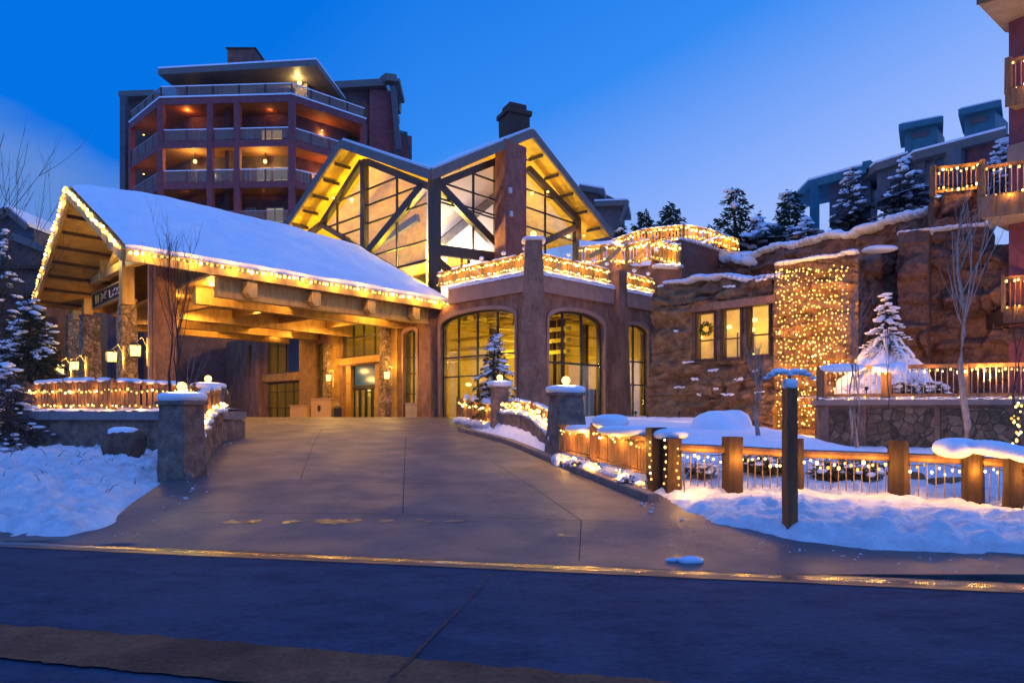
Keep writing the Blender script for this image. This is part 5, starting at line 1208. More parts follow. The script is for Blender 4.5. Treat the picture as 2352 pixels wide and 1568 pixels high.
# left rear wing
a, b = P(272, 209, 72), P(352, 206, 72); MB().plate([a, b, Vector((b.x, 80, b.z)), Vector((a.x, 80, a.z))], .6, (0, 0, -1)).build('left_roof', FASC, tw)
c = P(285, 455, 70.5); MB().box(Fr((c.x, c.y), (c.x + 1, c.y)), -.28, .28, -.3, .3, 5, P(0, 222, 70.5).z).build('blue_column', TBLU, tw)
f4 = Fr((P(290, 0, 73).x, 73), (P(372, 0, 73).x, 73)); MB().box(f4, 0, f4.len, -4, 0, 5, P(0, 214, 73).z).build('rear_wall', TDRK, tw)

# ================================================================== DARK WING left of the entrance
dw = thing('dark_wing', 'dark purple-brown plastered wing behind the canopy with a tall narrow service door', 'building', P(470, 960, 52))
fd = Fr((P(330, 0, 52).x, 52), (P(600, 0, 53.5).x, 53.5)); zt_ = P(0, 742, 52).z
PURP = mat('dark_plaster', (.24, .12, .09), (.14, .075, .06), scale=1.2, rough=.85, bump=.15, det=7)  # dark purple-brown plaster, also used on some terrace walls
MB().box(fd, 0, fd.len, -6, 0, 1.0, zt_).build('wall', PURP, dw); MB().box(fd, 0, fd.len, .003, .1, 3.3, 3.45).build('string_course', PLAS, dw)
u = fd.U(571); MB().box(fd, u - .22, u + .22, .004, .08, 1.1, P(0, 880, 52).z).build('service_door', DARK, dw)
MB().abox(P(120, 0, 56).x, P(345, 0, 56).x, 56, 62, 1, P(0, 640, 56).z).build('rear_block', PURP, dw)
mb = MB(); mb.grid(lambda a, b: fd.pt(fd.len * a, .1 - 6 * b, zt_ + .05 + .2 * noise.noise(Vector((a * 9, b * 3, 1)))), 30, 6); mb.build('roof_snow', SNOWR, dw, sm=True)

# ================================================================== ROCK ANNEX, CURTAIN OF LIGHTS, CLIFFS
RA = Fr((6.35, 30.8), (10.45, 26.7)); RC = Fr((10.3, 26.6), (12.75, 25.35))
def strata(p, amp):
    q = Vector((p.x * .55, p.y * .55, p.z * 1.3)); n = noise.fractal(q, 1.0, 2.0, 4) if hasattr(noise, 'fractal') else noise.noise(q)
    s = abs(noise.noise(Vector((p.x * .25, p.y * .25, p.z * 2.2)))) * .6
    k = math.floor(p.z / .42 + noise.noise(Vector((p.x * .5, p.y * .5, p.z * .3))) * 1.2); st = noise.cell(Vector((k * 1.7, math.floor(p.x * .35), 4.2)))
    return (n + s) * amp + (st - .5) * .16
def blocks(p, sc=.9):
    q = Vector((p.x * sc, p.y * sc, p.z * sc * 1.5)) + noise.noise_vector(p * .8) * .35
    d, pts = noise.voronoi(q); e = min(1, (d[1] - d[0]) * 5); c = noise.cell(pts[0] * 7.3)
    return (c - .5) * .34 * e + .26 * e + noise.noise(p * 2.6) * .10 + abs(noise.noise(p * 5.5)) * .07 + noise.noise(p * 11) * .03
def rockwall(fr, top, z0, u0, u1, nu, nz, amp, name, m, parent, holes=(), depth=1.4, lip=True, bulge=None, blk=.9, bk=.7):
    def fn(a, b):
        u = u0 + (u1 - u0) * a; zt = top(a); z = z0 + (zt - z0) * b; p = fr.pt(u, 0, z); v = strata(p, amp) + blocks(p, blk) * bk
        if bulge: v += bulge(u, z)
        for h in holes:
            if h[0] - .25 < u < h[1] + .25 and h[2] - .25 < z < h[3] + .25: v = min(v, 0) * .2 - .02
        return fr.pt(u, v - .25 * smooth((b - .9) * 10), z)
    def keep(a, b):
        u = u0 + (u1 - u0) * a; z = z0 + (top(a) - z0) * b
        return not any(h[0] < u < h[1] and h[2] < z < h[3] for h in holes)
    mb = MB(); mb.grid(fn, nu, nz, keep)
    if lip: mb.grid(lambda a, b: fn(a, 1) - fr.n * depth * b + Vector((0, 0, .08 * math.sin(b * 3))), nu, 3)
    mb.grid(lambda a, b: fn(0, b) - fr.n * depth * a, 2, nz); mb.grid(lambda a, b: fn(1, b) - fr.n * depth * a, 2, nz)
    mb.raw = False
    return mb.build(name, m, parent, weld=True, sm=False)
def snowline(fr, top, u0, u1, n, w, h, parent, v=-.5, seed=0, thr=-.9):
    mb = MB()
    for i in range(n):
        a = (i + .5) / n; u = u0 + (u1 - u0) * a
        if noise.noise(Vector((u * .9, seed, 0))) < thr: continue
        mb.ball(fr.pt(u, v + .15 * noise.noise(Vector((u, 3, seed))), top(a) + .03), (u1 - u0) / n * 1.1, w, h * (.8 + .5 * noise.noise(Vector((u * 2, seed, 1)))), 9, 6, .2, 2, .9, math.atan2(fr.u.y, fr.u.x))
    mb.build('snow_ridge', SNOWR, parent, sm=True)
an = thing('rock_annex', 'low annex clad in carved rock with three lit windows, left of the curtain of lights', 'building', RA.pt(2, 0, 1.2))
wz = [(1603, 1638, 723, 822), (1662, 1698, 714, 820), (1722, 1764, 705, 812)]
hol = []
for a, b, t_, bt in wz:
    u0, zt0_ = RA.uz(a, t_); u1, _ = RA.uz(b, t_); zb_ = RA.uz((a + b) / 2, bt)[1]; hol.append((min(u0, u1), max(u0, u1), zb_, zt0_))
def taz(a): return 7.35 + .22 * math.sin(a * 5) + .15 * noise.noise(Vector((a * 6, 0, 0))) - .5 * max(0, .08 - a) * 10
rockwall(RA, taz, 1.0, 0, RA.len, 170, 170, .30, 'rock_cladding', ROCK, an, [(h[0] - .02, h[1] + .02, h[2] - .02, h[3] + .02) for h in hol], bulge=lambda u, z: .55 * smooth((3.6 - z) / 2.4) + .35 * math.exp(-((z - 6.9) / .6) ** 2) * math.exp(-(u / .8) ** 2))
snowline(RA, taz, 0.1, RA.len, 26, .9, .17, an, -.75)
for k, h in enumerate(hol):
    r = [(h[0], h[2]), (h[0], h[3]), (h[1], h[3]), (h[1], h[2])]; w_ = .13
    wdw = MB().prism(RA, [[(h[0] - w_, h[2] - w_), (h[0] - w_, h[3] + w_), (h[1] + w_, h[3] + w_), (h[1] + w_, h[2] - w_)], [(h[0] - .04, h[2] - .03), (h[0] - .04, h[3] + .03), (h[1] + .04, h[3] + .03), (h[1] + .04, h[2] - .03)]], -.35, .04).build('window_frame', DWOOD, an)
    MB().box(RA, h[0], h[1], -.16, -.14, h[2], h[3]).build('pane', GL, wdw); MB().box(RA, h[0], h[1], -.13, -.08, (h[2] * .6 + h[3] * .4) - .03, (h[2] * .6 + h[3] * .4) + .03).build('glazing_bar', DWOOD, wdw)
MB().box(RA, hol[0][0] - .7, hol[2][1] + .35, -.1, .22, hol[0][3] + .12, hol[0][3] + .42).build('lintel', PLAS, an)
u0, u1 = hol[0][0] - 1, hol[2][1] + 1
mb = MB(); mb.box(RA, u0, u1, -3.2, -3.1, 2.5, 7.1); mb.box(RA, u0, u1, -3.2, -.4, 6.6, 6.7); mb.box(RA, u0, u1, -3.2, -.4, 2.6, 2.7); mb.box(RA, u0, u0 + .1, -3.2, -.4, 2.6, 6.7); mb.box(RA, u1 - .1, u1, -3.2, -.4, 2.6, 6.7); mb.build('room', YWD, an)
mb = MB()
for k in range(7): u = u0 + .5 + k * .75; mb.box(RA, u, u + .06, -3.05, -3.0, 2.7, 5.4)
mb.box(RA, u0, u1, -3.05, -2.9, 4.2, 4.3); mb.box(RA, hol[1][0] + .3, hol[1][1], -1.8, -1.2, 2.7, 3.9); mb.build('shelving', DWOOD, an)
mb = MB(); 
for k, (u, z) in enumerate(((hol[1][0] + .5, 5.3), (hol[1][1] - .1, 5.7), (hol[2][0] + .3, 4.1), (hol[2][0] + .6, 3.9), (hol[0][1] - .1, 5.5), (hol[1][1] - .2, 4.2), (hol[0][0] + .2, 3.7))): mb.ball(RA.pt(u, -1.6, z), .12, .12, .10, 8, 5)
mb.build('room_lamps', LANT, an)
for k, h in enumerate(hol): lamp(an, RA.pt((h[0] + h[1]) / 2, -1.9, 5.4), 80, (1, .72, .12), .2, name='lamp_light')
mb = MB(); rl = random.Random(3)
for (vx, vy, w_) in ((1555, 888, .35), (1590, 870, .2), (1628, 850, .28), (1672, 906, .32), (1640, 895, .15), (1575, 832, .3), (1690, 872, .2), (1720, 850, .15), (1545, 760, .12), (1740, 900, .22), (1610, 905, .15), (1665, 655, .3), (1740, 640, .25)):
    u, z = RA.uz(vx, vy, .35); pp = RA.pt(u, 0, z); v_ = strata(pp, .30) + blocks(pp) * .7 + .55 * smooth((3.6 - z) / 2.4)
    for q_ in range(4): mb.ball(RA.pt(u + (q_ - 1.5) * w_ * .42, v_ - .02, z + rl.uniform(-.03, .04)), w_ * rl.uniform(.25, .42), .10, rl.uniform(.03, .07), 8, 5, .4, 7, .9, math.atan2(RA.u.y, RA.u.x))
mb.build('ledge_snow', SNOWR, an, sm=True)
# wreath in the first window
h = hol[0]; c_ = RA.pt((h[0] + h[1]) / 2, -.05, h[2] + (h[3] - h[2]) * .66); mb = MB()
for i in range(300):
    t_ = random.uniform(0, 6.283); rr = .25 + random.uniform(-.09, .09); q = c_ + RA.u * rr * math.cos(t_) + Vector((0, 0, rr * math.sin(t_) * .9)) + RA.n * random.uniform(-.05, .06)
    a = Vector((random.uniform(-1, 1), random.uniform(-1, 1), random.uniform(-1, 1))).normalized() * .07; b_ = a.cross(Vector((.3, .5, 1))).normalized() * .02; mb.add([q - a, q + b_, q + a, q - b_], [(0, 1, 2, 3)])
tag(mb.build('wreath', GREEN), 'green wreath hanging in the left one of the three rock-wall windows', 'wreath')
# rock with the curtain of lights
def tcz(a): return 7.55 + .15 * a + .1 * noise.noise(Vector((a * 5, 7, 0)))
cr = thing('rock_wall', 'tall carved rock wall hung with a dense curtain of warm lights', 'rock wall', RC.pt(1, 0, 1)); 
rockwall(RC, tcz, .6, -.1, RC.len + .1, 70, 150, .22, 'rock_face', ROCK, cr, depth=2.5, bk=.45); snowline(RC, tcz, 0, RC.len, 12, .6, .10, cr, -.4, 3)
sp = []
for i in range(19 * 33):
    ci, ri = i % 19, i // 19
    vx = 1780 + 168 * (ci + .5 + random.uniform(-.42, .42)) / 19; vy = 600 + 384 * (ri + .5 + random.uniform(-.45, .45)) / 33
    if random.random() < .10: continue
    if vy < 600 + (1950 - vx) * .09: vy += 14
    u, z = RC.uz(vx, vy, .35)
    if z < 1.25: continue
    wz_ = 1 - .33 * smooth((840 - vy) / -60) * 0
    if vx > 1900 and vy > 850 and random.random() < .7: continue
    pp = RC.pt(u, 0, z); sp.append(RC.pt(u, strata(pp, .22) + random.uniform(.10, .2), z))
lights_on('dense curtain of warm lights hanging over the carved rock wall', 'light curtain', [RC.pt(.1, .3, 7.3), RC.pt(RC.len, .3, 7.3)], .2, .034, spots=sp, power=0, mesh=BM2, wire=False)
ct_ = thing('light_curtain_wiring', 'thin vertical cables of the light curtain on the rock wall', 'cables', RC.pt(.1, .4, 7.5)); mb = MB()
for k in range(14): u = .1 + RC.len * k / 14; mb.tube([RC.pt(u, .42 + .05 * math.sin(j * 1.7 + k), 7.5 - j * .62) for j in range(11)], .006, .006, 4)
mb.build('cable', DARK, ct_)
for a in (.12, .38, .64, .9):
    for z in (1.9, 3.4, 4.9, 6.4): lamp(ct_, RC.pt(RC.len * a, .75, z), 34, (1, .42, .05), .06)
# recess and piers to the right of the curtain
cf = thing('red_cliff', 'tall red-brown rock cliff and buttresses rising behind the right terrace', 'cliff', (16, 29, 0))
def px_wall(x0, d0, x1, d1, ytop0, ytop1, z0, nm, amp=.3, m=ROCK2, nu=40, nz=40, snow=True, depth=2.5, rough=.12, snh=.12, thr=-.9):
    a, b = P(x0, 0, d0), P(x1, 0, d1); f = Fr((a.x, a.y), (b.x, b.y)); za, zb = P(0, ytop0, d0).z, P(0, ytop1, d1).z
    tp = lambda s: za + (zb - za) * s + rough * noise.noise(Vector((s * f.len * .8, x0, 0)))
    rockwall(f, tp, z0, 0, f.len, int(nu * 1.9), int(nz * 2.1), amp, nm, m, cf, depth=depth, bk=.9, blk=.75)
    if snow: snowline(f, tp, 0, f.len, int(f.len * 3) + 2, depth * .4, snh, cf, -depth * .35, x0, thr)
    return f, tp
px_wall(1940, 27.2, 2072, 27.6, 612, 566, 1.5, 'rock_recess', .3, snow=False)
px_wall(2062, 26.4, 2132, 25.8, 533, 524, 1.0, 'rock_buttress', .12, snh=.07, depth=2)
px_wall(2128, 26.9, 2268, 25.6, 530, 511, 1.0, 'rock_buttress', .18, snh=.14, depth=2.2, nu=50)
px_wall(2262, 25.4, 2420, 23.6, 560, 560, 1.0, 'rock_buttress', .25, snow=False, depth=2)
px_wall(2140, 27.8, 2262, 27.0, 452, 430, 6, 'upper_rock', .2, snow=False, depth=3)
px_wall(1700, 36.5, 1965, 32, 584, 528, 5, 'upper_rock', .55, nu=70, depth=3, rough=.5, snh=.3)
px_wall(1960, 32, 2148, 29, 528, 478, 5, 'upper_rock', .5, nu=60, depth=3, rough=.4, snh=.32)
px_wall(1640, 38.5, 1712, 36, 585, 600, 5, 'upper_rock', .5, nu=30, depth=3, rough=.4, snh=.4)
p = P(2021, 573, 26.6); mb = MB(); mb.ball(p, .62, .4, .11, 14, 8, .15, 2, .7); mb.build('snow_cap', SNOWR, cf, sm=True)
# smooth plaster parapet steps under the upper terrace
st = thing('terrace_walls', 'stepped plastered walls below the brightly lit upper terrace', 'wall', (9, 38, 6))
def pw(x0, d0, x1, d1, y0, y1, z0, m=PLAS, dep=2.0, name='wall_segment', parent=None):
    a, b = P(x0, 0, d0), P(x1, 0, d1); f = Fr((a.x, a.y), (b.x, b.y)); za, zb = P(0, y0, d0).z, P(0, y1, d1).z
    MB().prism(f, [[(0, z0), (0, za), (f.len, zb), (f.len, z0)]], -dep, 0).build(name, m, parent or st); return f
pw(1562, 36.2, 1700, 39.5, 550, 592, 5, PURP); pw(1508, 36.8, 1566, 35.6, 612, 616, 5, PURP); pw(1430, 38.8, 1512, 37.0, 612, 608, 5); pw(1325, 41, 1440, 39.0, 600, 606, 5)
for (x0, d0, x1, d1, y0, y1) in ((1562, 36.2, 1700, 39.5, 548, 588), (1508, 36.6, 1566, 35.4, 610, 612)):
    a, b = P(x0, y0, d0), P(x1, y1, d1); mb = MB()
    for i in range(12): q = a.lerp(b, (i + .5) / 12); mb.ball(q + Vector((0, .3, .02)), .25, .5, .12, 8, 5, .25, 2)
    mb.build('snow_ridge', SNOWR, st, sm=True)
# snowy planting mound on the upper terrace, with the amber lit fences
def amber_fence(pix, h, lab, grp='amber lit fences on the upper terrace', n=5, wood=TIMB2, pw_=22, bal=.2, step=.13, zig=True):
    bot = [P(x, y, d) for x, y, d in pix]; top = [p + Vector((0, 0, h)) for p in bot]
    fence('terrace_fence', lab, 'fence', bot, top, posts=[i / n for i in range(n + 1)], bal=bal, slat=bal * .75, rail=(.14, .10), postw=.16, wood=wood, group=grp, snow=.10)
    q = [p - Vector((0, .18, 0)) for p in bot]
    lights_on('lights along the rail of the ' + lab, 'lights on the upper terrace', [p + Vector((0, 0, h * .85)) for p in q], step, .055, .05, .12, every=1.4, power=pw_, off=.2)
    lights_on('lights along the foot of the ' + lab, 'lights on the upper terrace', [p + Vector((0, 0, .06)) for p in q], step * 1.2, .05, .05, .03, every=1.6, power=pw_ * .8, off=.2)
amber_fence([(1330, 606, 41), (1395, 600, 40), (1440, 606, 38.8)], .95, 'left part of the upper terrace fence, with criss-cross braces')
amber_fence([(1440, 606, 38.4), (1500, 594, 37.4), (1560, 612, 35.5)], 1.02, 'middle part of the upper terrace fence, above the short parapet')
amber_fence([(1400, 585, 44), (1480, 558, 42), (1570, 550, 41)], .8, 'highest rear run of the upper terrace fence, left half')
amber_fence([(1572, 545, 38), (1620, 552, 38.6), (1695, 578, 40)], .62, 'highest rear run of the upper terrace fence, sloping down to the rock')
for (a, b) in (((1372, 618), (1425, 570)), ((1352, 590), (1392, 570)), ((1455, 600), (1480, 575))):
    A, B = P(a[0], a[1], 37.6), P(b[0], b[1], 37.6); MB().beam(A, B, .16, .22).build('stair_brace', TIMB, st)
mb = MB(); mb.grid(lambda a, b: P(1330 + 250 * a, 612 - 62 * b + 4 * math.sin(a * 9), 40.8 + 3 * b) + Vector((0, 0, .15 * noise.noise(Vector((a * 8, b * 8, 0))))), 24, 10); mb.build('snow_slope', SNOWR, st, sm=True)
p = P(1537, 592, 37.2); shrub(p, .8, .5, .45, 500, 'frosted shrub in the middle of the upper terrace', NEEDP, .8, .10, 'shrubs in the snow')
# wall-top lamps
# ---- right terrace with flagstone wall
tr = thing('terrace_wall', 'terrace wall of flagstone panels and a pale coping, below the right terrace fence', 'wall', P(2100, 1030, 21.5))
ft_ = Fr((P(1881, 0, 22.0).x, 22.0), (P(2500, 0, 20.6).x, 20.6)); zc0 = P(0, 930, 21.8).z
MB().box(ft_, 0, ft_.len, -.5, 0, .2, zc0).build('wall_body', PLAS, tr)
for a, b in ((1905, 1968), (1990, 2145), (2160, 2340)): MB().box(ft_, ft_.U(a), ft_.U(b), .003, .05, .2, zc0 - .1).build('flagstone_panel', FLAG, tr)
MB().box(ft_, -.12, ft_.len, -.6, .14, zc0, zc0 + .17).build('coping', BAND, tr)
mb = MB(); mb.grid(lambda a, b: ft_.pt(ft_.len * a, .08 - 3.2 * b, zc0 + .18 + .11 * min(1, b * 8) + .05 * noise.noise(Vector((a * 40, b * 6, 0)))), 80, 10); mb.build('terrace_snow', SNOWR, tr, sm=True)
tb_ = [ft_.pt(.15 + (ft_.len - .2) * i / 8, -.25, zc0 + .32) for i in range(9)]; tt_ = [p + Vector((0, 0, .88 + .06 * (i / 8))) for i, p in enumerate(tb_)]
fence('rail_fence', 'right terrace fence of heavy rails and thin bright balusters above the flagstone wall', 'fence', tb_, tt_, posts=(.0, .26, .565, .85), bal=.17, br=.014, rail=(.15, .12), postw=.3, wood=FWOOD, balm=TRAL, post_up=.05)
lights_on('warm bulbs under the rail of the right terrace fence', 'lights on the right terrace', [p - Vector((0, .16, .12)) for p in tt_], .19, .04, .05, .08, every=.95, power=10, off=.1)
lights_on('warm bulbs lying in the snow below the right terrace fence', 'lights on the right terrace', [p - Vector((0, .22, .1)) for p in tb_], .45, .036, .05, .03, every=1.6, power=8, off=.1)
for vx, sx in ((1935, .75), (2030, .35), (2062, .28)): q = P(vx, 845, 21.4); drift(q, sx, .2, .14 if vx != 2062 else .2, {1935: 'long roll of snow on the left part of the right terrace rail', 2030: 'snow dollop on the square post of the right terrace fence', 2062: 'slab of snow sliding off the right terrace rail'}[vx], -.05, .15)

# ================================================================== RIGHT BUILDING with balconies
rb_ = thing('balcony_building', 'red and tan apartment building at the right edge with light-strung balconies', 'building', (18.5, 24, 0))
fx = Fr((P(2317, 0, 24.5).x, 24.5), (P(2500, 0, 22.5).x, 22.5)); MB().box(fx, 0, fx.len, -5, 0, 1, 18).build('side_wall', TRED, rb_)
MB().box(fx, .0, fx.len, -.0 + .004, .12, P(0, 370, 24).z, P(0, 325, 24).z).build('wall_band', BAND, rb_)
def balcony(x0, yb, yt, ysoff, d0, wraps=0, lab='', rail=True, xw=2317):
    a, b = P(x0, 0, d0), P(2520, 0, d0 - 1.6); f = Fr((a.x, a.y), (b.x, b.y)); z0, z1 = P(0, yb, d0).z, P(0, yt, d0).z
    MB().plate([f.pt(0, 0, z0), f.pt(f.len, 0, z0), f.pt(f.len, -4.5, z0), f.pt(1.0, -2.6, z0)], z1 - z0, (0, 0, 1)).build('balcony_slab', WTAN, rb_)
    MB().box(f, -.04, f.len, .002, .07, z0 - .03, z1 + .05).build('slab_edge', FWOOD, rb_)
    if rail:
        bt = [f.pt(f.len * i / 5, -.1, z1 + .1) for i in range(6)]; fence('balcony_rail', lab, 'railing', bt, [p + Vector((0, 0, 1.0)) for p in bt], posts=(0.02,), bal=.16, br=.016, rail=(.12, .10), postw=.26, balm=TRAL, group='railings of the right building')
        lights_on('bulbs along the ' + lab.replace('railing of the ', 'rail of the '), 'lights on the right building', [p + Vector((0, 0, .88)) - Vector((0, .15, 0)) for p in bt], .22, .038, .06, .05, every=1.1, power=12, off=.12)
        lights_on('bulbs on the floor edge of the ' + lab, 'lights on the right building', [p - Vector((0, .15, .02)) for p in bt], .25, .035, .05, .02, every=1.6, power=10, off=.12)
balcony(2250, 500, 458, 530, 23.6, lab='railing of the lowest large balcony at the right edge')
balcony(2312, 245, 212, 290, 24, lab='railing of the small middle balcony at the right edge')
balcony(2246, 10, -30, 90, 23.4, rail=False)
a, b = P(2304, 700, 24), P(2440, 700, 23.4); f = Fr((a.x, a.y), (b.x, b.y)); MB().box(f, 0, f.len, -2, 0, P(0, 742, 24).z, P(0, 708, 24).z).build('low_balcony_slab', DWOOD, rb_)
bt = [f.pt(f.len * i / 3, -.1, P(0, 708, 24).z + .03) for i in range(4)]; fence('balcony_rail', 'railing of the bottom balcony at the right edge beside the cliff', 'railing', bt, [p + Vector((0, 0, 1.05)) for p in bt], posts=(.02,), bal=.15, br=.02, rail=(.1, .1), balm=FWOOD, group='railings of the right building')
lights_on('bulbs on the railing of the bottom balcony at the right edge', 'lights on the right building', [p + Vector((0, -.15, .95)) for p in bt], .16, .04, .05, .05, every=1.0, power=14); lights_on('bulbs on the floor edge of the bottom balcony at the right edge', 'lights on the right building', [p + Vector((0, -.15, .02)) for p in bt], .16, .04, .05, .02, every=1.0, power=10)
# terrace rail on the upper rock
bt = [P(2143, 442, 27.4), P(2200, 437, 27.2), P(2258, 430, 26.9)]
fence('rail_fence', 'amber-lit railing on top of the upper rock left of the large balcony', 'fence', bt, [p + Vector((0, 0, .95)) for p in bt], posts=(0, 1), bal=.15, br=.02, rail=(.12, .12), balm=FWOOD, postw=.25)
lights_on('amber bulbs along the railing on top of the upper rock', 'lights on the upper rock railing', [p + Vector((0, -.15, .82)) for p in bt], .16, .045, .06, .08, every=.8, power=16); lights_on('amber bulbs at the foot of the railing on top of the upper rock', 'lights on the upper rock railing', [p + Vector((0, -.15, .08)) for p in bt], .16, .045, .07, .04, every=.8, power=14)

# ================================================================== HILL AND HOUSES
mb = MB()
def hz(x, y): return 9.6 + 4.5 * smooth((x - 6) / 14) + .30 * max(0, y - 36) * smooth((x - 2) / 10) * min(1, .4 + x / 40) + .3 * noise.noise(Vector((x * .3, y * .3, 0)))
mb.grid(lambda a, b: (lambda x, y: (x, y, min(hz(x, y), 1.8 + (.275 + .0 * a) * y * (.93 + .28 * smooth((x / y - .38) / .25)))))(7 + 60 * a * (1 + b * .8), 37.5 - 7 * smooth(a * 2.5) + 55 * b), 80, 50)
mb.build('hillside', SNOWR, sm=True, origin=(0, 0, 0))['kind'] = 'structure'
def house(pts, name, lab, wallm=TBLU, roofm=TEAL, d=48):
    t = thing('hill_house', lab, 'house', P(pts[0][0], 500, d), 'houses on the hill'); return t
hh = thing('hill_house', 'left teal-roofed house on the hill with an open corner porch', 'house', P(1930, 470, 46), 'houses on the hill')
def slab_px(x0, y0, d0, x1, y1, d1, th, m, name, parent, dep=6):
    a, b = P(x0, y0, d0), P(x1, y1, d1); MB().plate([a, b, Vector((b.x + 1.2, b.y + dep, b.z)), Vector((a.x + .6, a.y + dep, a.z))], th, (0, 0, -1)).build(name, m, parent)
    MB().plate([up(p, .01) for p in (a, b, Vector((b.x + 1.2, b.y + dep, b.z)), Vector((a.x + .6, a.y + dep, a.z)))], .14, (0, 0, 1)).build('roof_snow', TEAL if False else SNOWR, parent)
def wall_px(x0, d0, x1, d1, y0, y1, yb, m, name, parent, dep=4):
    a, b = P(x0, 0, d0), P(x1, 0, d1); f = Fr((a.x, a.y), (b.x, b.y)); MB().prism(f, [[(0, P(0, yb, d0).z), (0, P(0, y0, d0).z), (f.len, P(0, y1, d1).z), (f.len, P(0, yb, d1).z)]], -dep, 0).build(name, m, parent); return f
slab_px(1857, 415, 50, 1990, 378, 47, .55, TEAL, 'roof', hh); a = P(1990, 378, 47); MB().beam(a, P(2008, 392, 48.5), .5, .5).build('barge_board', TEAL, hh)
wall_px(1905, 49.5, 2000, 48, 412, 392, 520, TBLU, 'wall', hh)
p = P(1871, 425, 49.8); MB().beam(Vector((p.x, p.y, P(0, 525, 49).z)), p, .5, .5).build('porch_column', TEAL, hh); MB().beam(P(1872, 445, 49.8), P(1890, 418, 49.8), .25, .25).build('brace', TEAL, hh)
h2 = thing('hill_house', 'long low house in the middle of the hill with dark square windows', 'house', P(2050, 450, 45), 'houses on the hill')
slab_px(2010, 375, 46, 2085, 352, 44.5, .5, FASC, 'roof', h2); wall_px(2014, 46.4, 2090, 44.8, 382, 362, 480, TBLU, 'wall', h2)
f = wall_px(2088, 44.6, 2215, 41.6, 365, 332, 430, TBLU, 'wall', h2); f = Fr((P(2088, 0, 44.6).x, 44.6), (P(2215, 0, 41.6).x, 41.6))
for a_, b_ in ((2125, 2145), (2150, 2170), (2045, 2062)):
    ff_ = f if a_ > 2090 else Fr((P(2014, 0, 46.4).x, 46.4), (P(2090, 0, 44.8).x, 44.8)); u0, z1 = ff_.uz(a_, 366 if a_ > 2090 else 395); u1, z0 = ff_.uz(b_, 392 if a_ > 2090 else 425)
    w = MB().prism(ff_, [rect(u0 - .1, u1 + .1, z0 - .1, z1 + .1), rect(u0, u1, z0, z1)], .004, .08).build('window_frame', FASC, h2); MB().box(ff_, u0, u1, .01, .03, z0, z1).build('pane', dg, w)
slab_px(2098, 350, 43.6, 2310, 295, 39.5, .5, FASC, 'roof', h2); wall_px(2215, 41.8, 2330, 39.4, 332, 305, 420, TRED, 'wall', h2)
MB().beam(P(2190, 395, 41), P(2190, 345, 41), .55, .55).build('porch_column', FASC, h2)
for k, (x0, x1, yr, yb, xr, lab) in enumerate(((2068, 2175, 305, 362, 2190, 'lower square teal lantern tower standing on the hill roofs'), (2205, 2308, 272, 320, 2330, 'higher square teal lantern tower next to the right building'))):
    d = 45 - 3 * k; t = thing('roof_tower', lab, 'roof tower', P(x0, yb, d), 'teal roof towers')
    a, b = P(x0 + 10, 0, d), P(x1 - 22, 0, d - 1.2); f = Fr((a.x, a.y), (b.x, b.y)); MB().box(f, 0, f.len, -2.8, 0, P(0, yb + 20, d).z, P(0, yr, d).z).build('tower_wall', TEAL, t)
    a, b = P(x0 - 4, 0, d - .4), P(x1 - 8, 0, d - 1.7); f2_ = Fr((a.x, a.y), (b.x, b.y)); z_ = P(0, yr, d).z; MB().box(f2_, 0, f2_.len, -3.6, 0, z_, z_ + .38).build('tower_roof', TEAL, t); MB().box(f2_, .1, f2_.len - .1, -3.5, -.1, z_ + .382, z_ + .5).build('roof_snow', SNOWR, t)
    MB().box(f, f.len * .2, f.len * .75, .004, .05, z_ - .55, z_ - .2).build('vent_louvre', TBLU, t)
# far building behind the great hall at right
fb_ = thing('far_building', 'dark building with oversailing flat roofs just right of the great hall gable', 'building', P(1400, 500, 66))
slab_px(1330, 424, 66, 1388, 434, 64, .5, FASC, 'roof', fb_, 5); wall_px(1330, 66.5, 1376, 65, 432, 440, 560, TDRK, 'wall', fb_); slab_px(1365, 462, 63, 1442, 459, 62, .45, FASC, 'roof', fb_, 5); wall_px(1368, 63.6, 1425, 63, 470, 470, 560, TBLU, 'wall', fb_)
MB().beam(P(1442, 462, 62), P(1424, 510, 62), .3, .3).build('brace', FASC, fb_)
lp = P(1385, 508, 66)
# far house at the left edge
lh = thing('far_house', 'dim gabled house at the left edge behind the spruce', 'house', P(40, 600, 45))
a0, a1, a2 = P(-30, 520, 44), P(30, 488, 44), P(78, 528, 44)
f = Fr((a0.x, 44), (a2.x, 44)); MB().prism(f, [[(0, 1), (0, a0.z), ((a1 - a0).length * .95, a1.z - .1), (f.len, a2.z), (f.len, 1)]], -8, 0).build('gable_wall', TBLU, lh)
for q0, q1 in ((a0, a1), (a1, a2)): MB().plate([q0 + Vector((0, -.6, .1)), q1 + Vector((0, -.6, .1)), q1 + Vector((0, 8, .1)), q0 + Vector((0, 8, .1))], .25, (0, 0, 1)).build('roof_slope', SNOWR, lh); MB().beam(q0 + Vector((0, -.65, 0)), q1 + Vector((0, -.65, 0)), .15, .35).build('barge_board', FASC, lh)
f = Fr((P(-60, 0, 41).x, 41), (P(105, 0, 41).x, 41)); 
MB().prism(f, [[(0, 1), (0, P(0, 570, 41).z), (f.len * .5, P(0, 540, 41).z), (f.len, P(0, 572, 41).z), (f.len, 1)]], -3, 0).build('front_wing', TDRK, lh)
MB().beam(P(20, 540, 40.8), P(112, 576, 40.8), .2, .4).build('barge_board', FASC, lh)
for k in range(4):
    z = P(0, 620 + 62 * k, 41).z; MB().box(f, 0, f.len, .01, .35, z, z + .2).build('balcony_edge', DWOOD, lh)
MB().box(f, f.len * .2, f.len * .4, .005, .05, P(0, 610, 41).z, P(0, 590, 41).z).build('window', dg, lh)
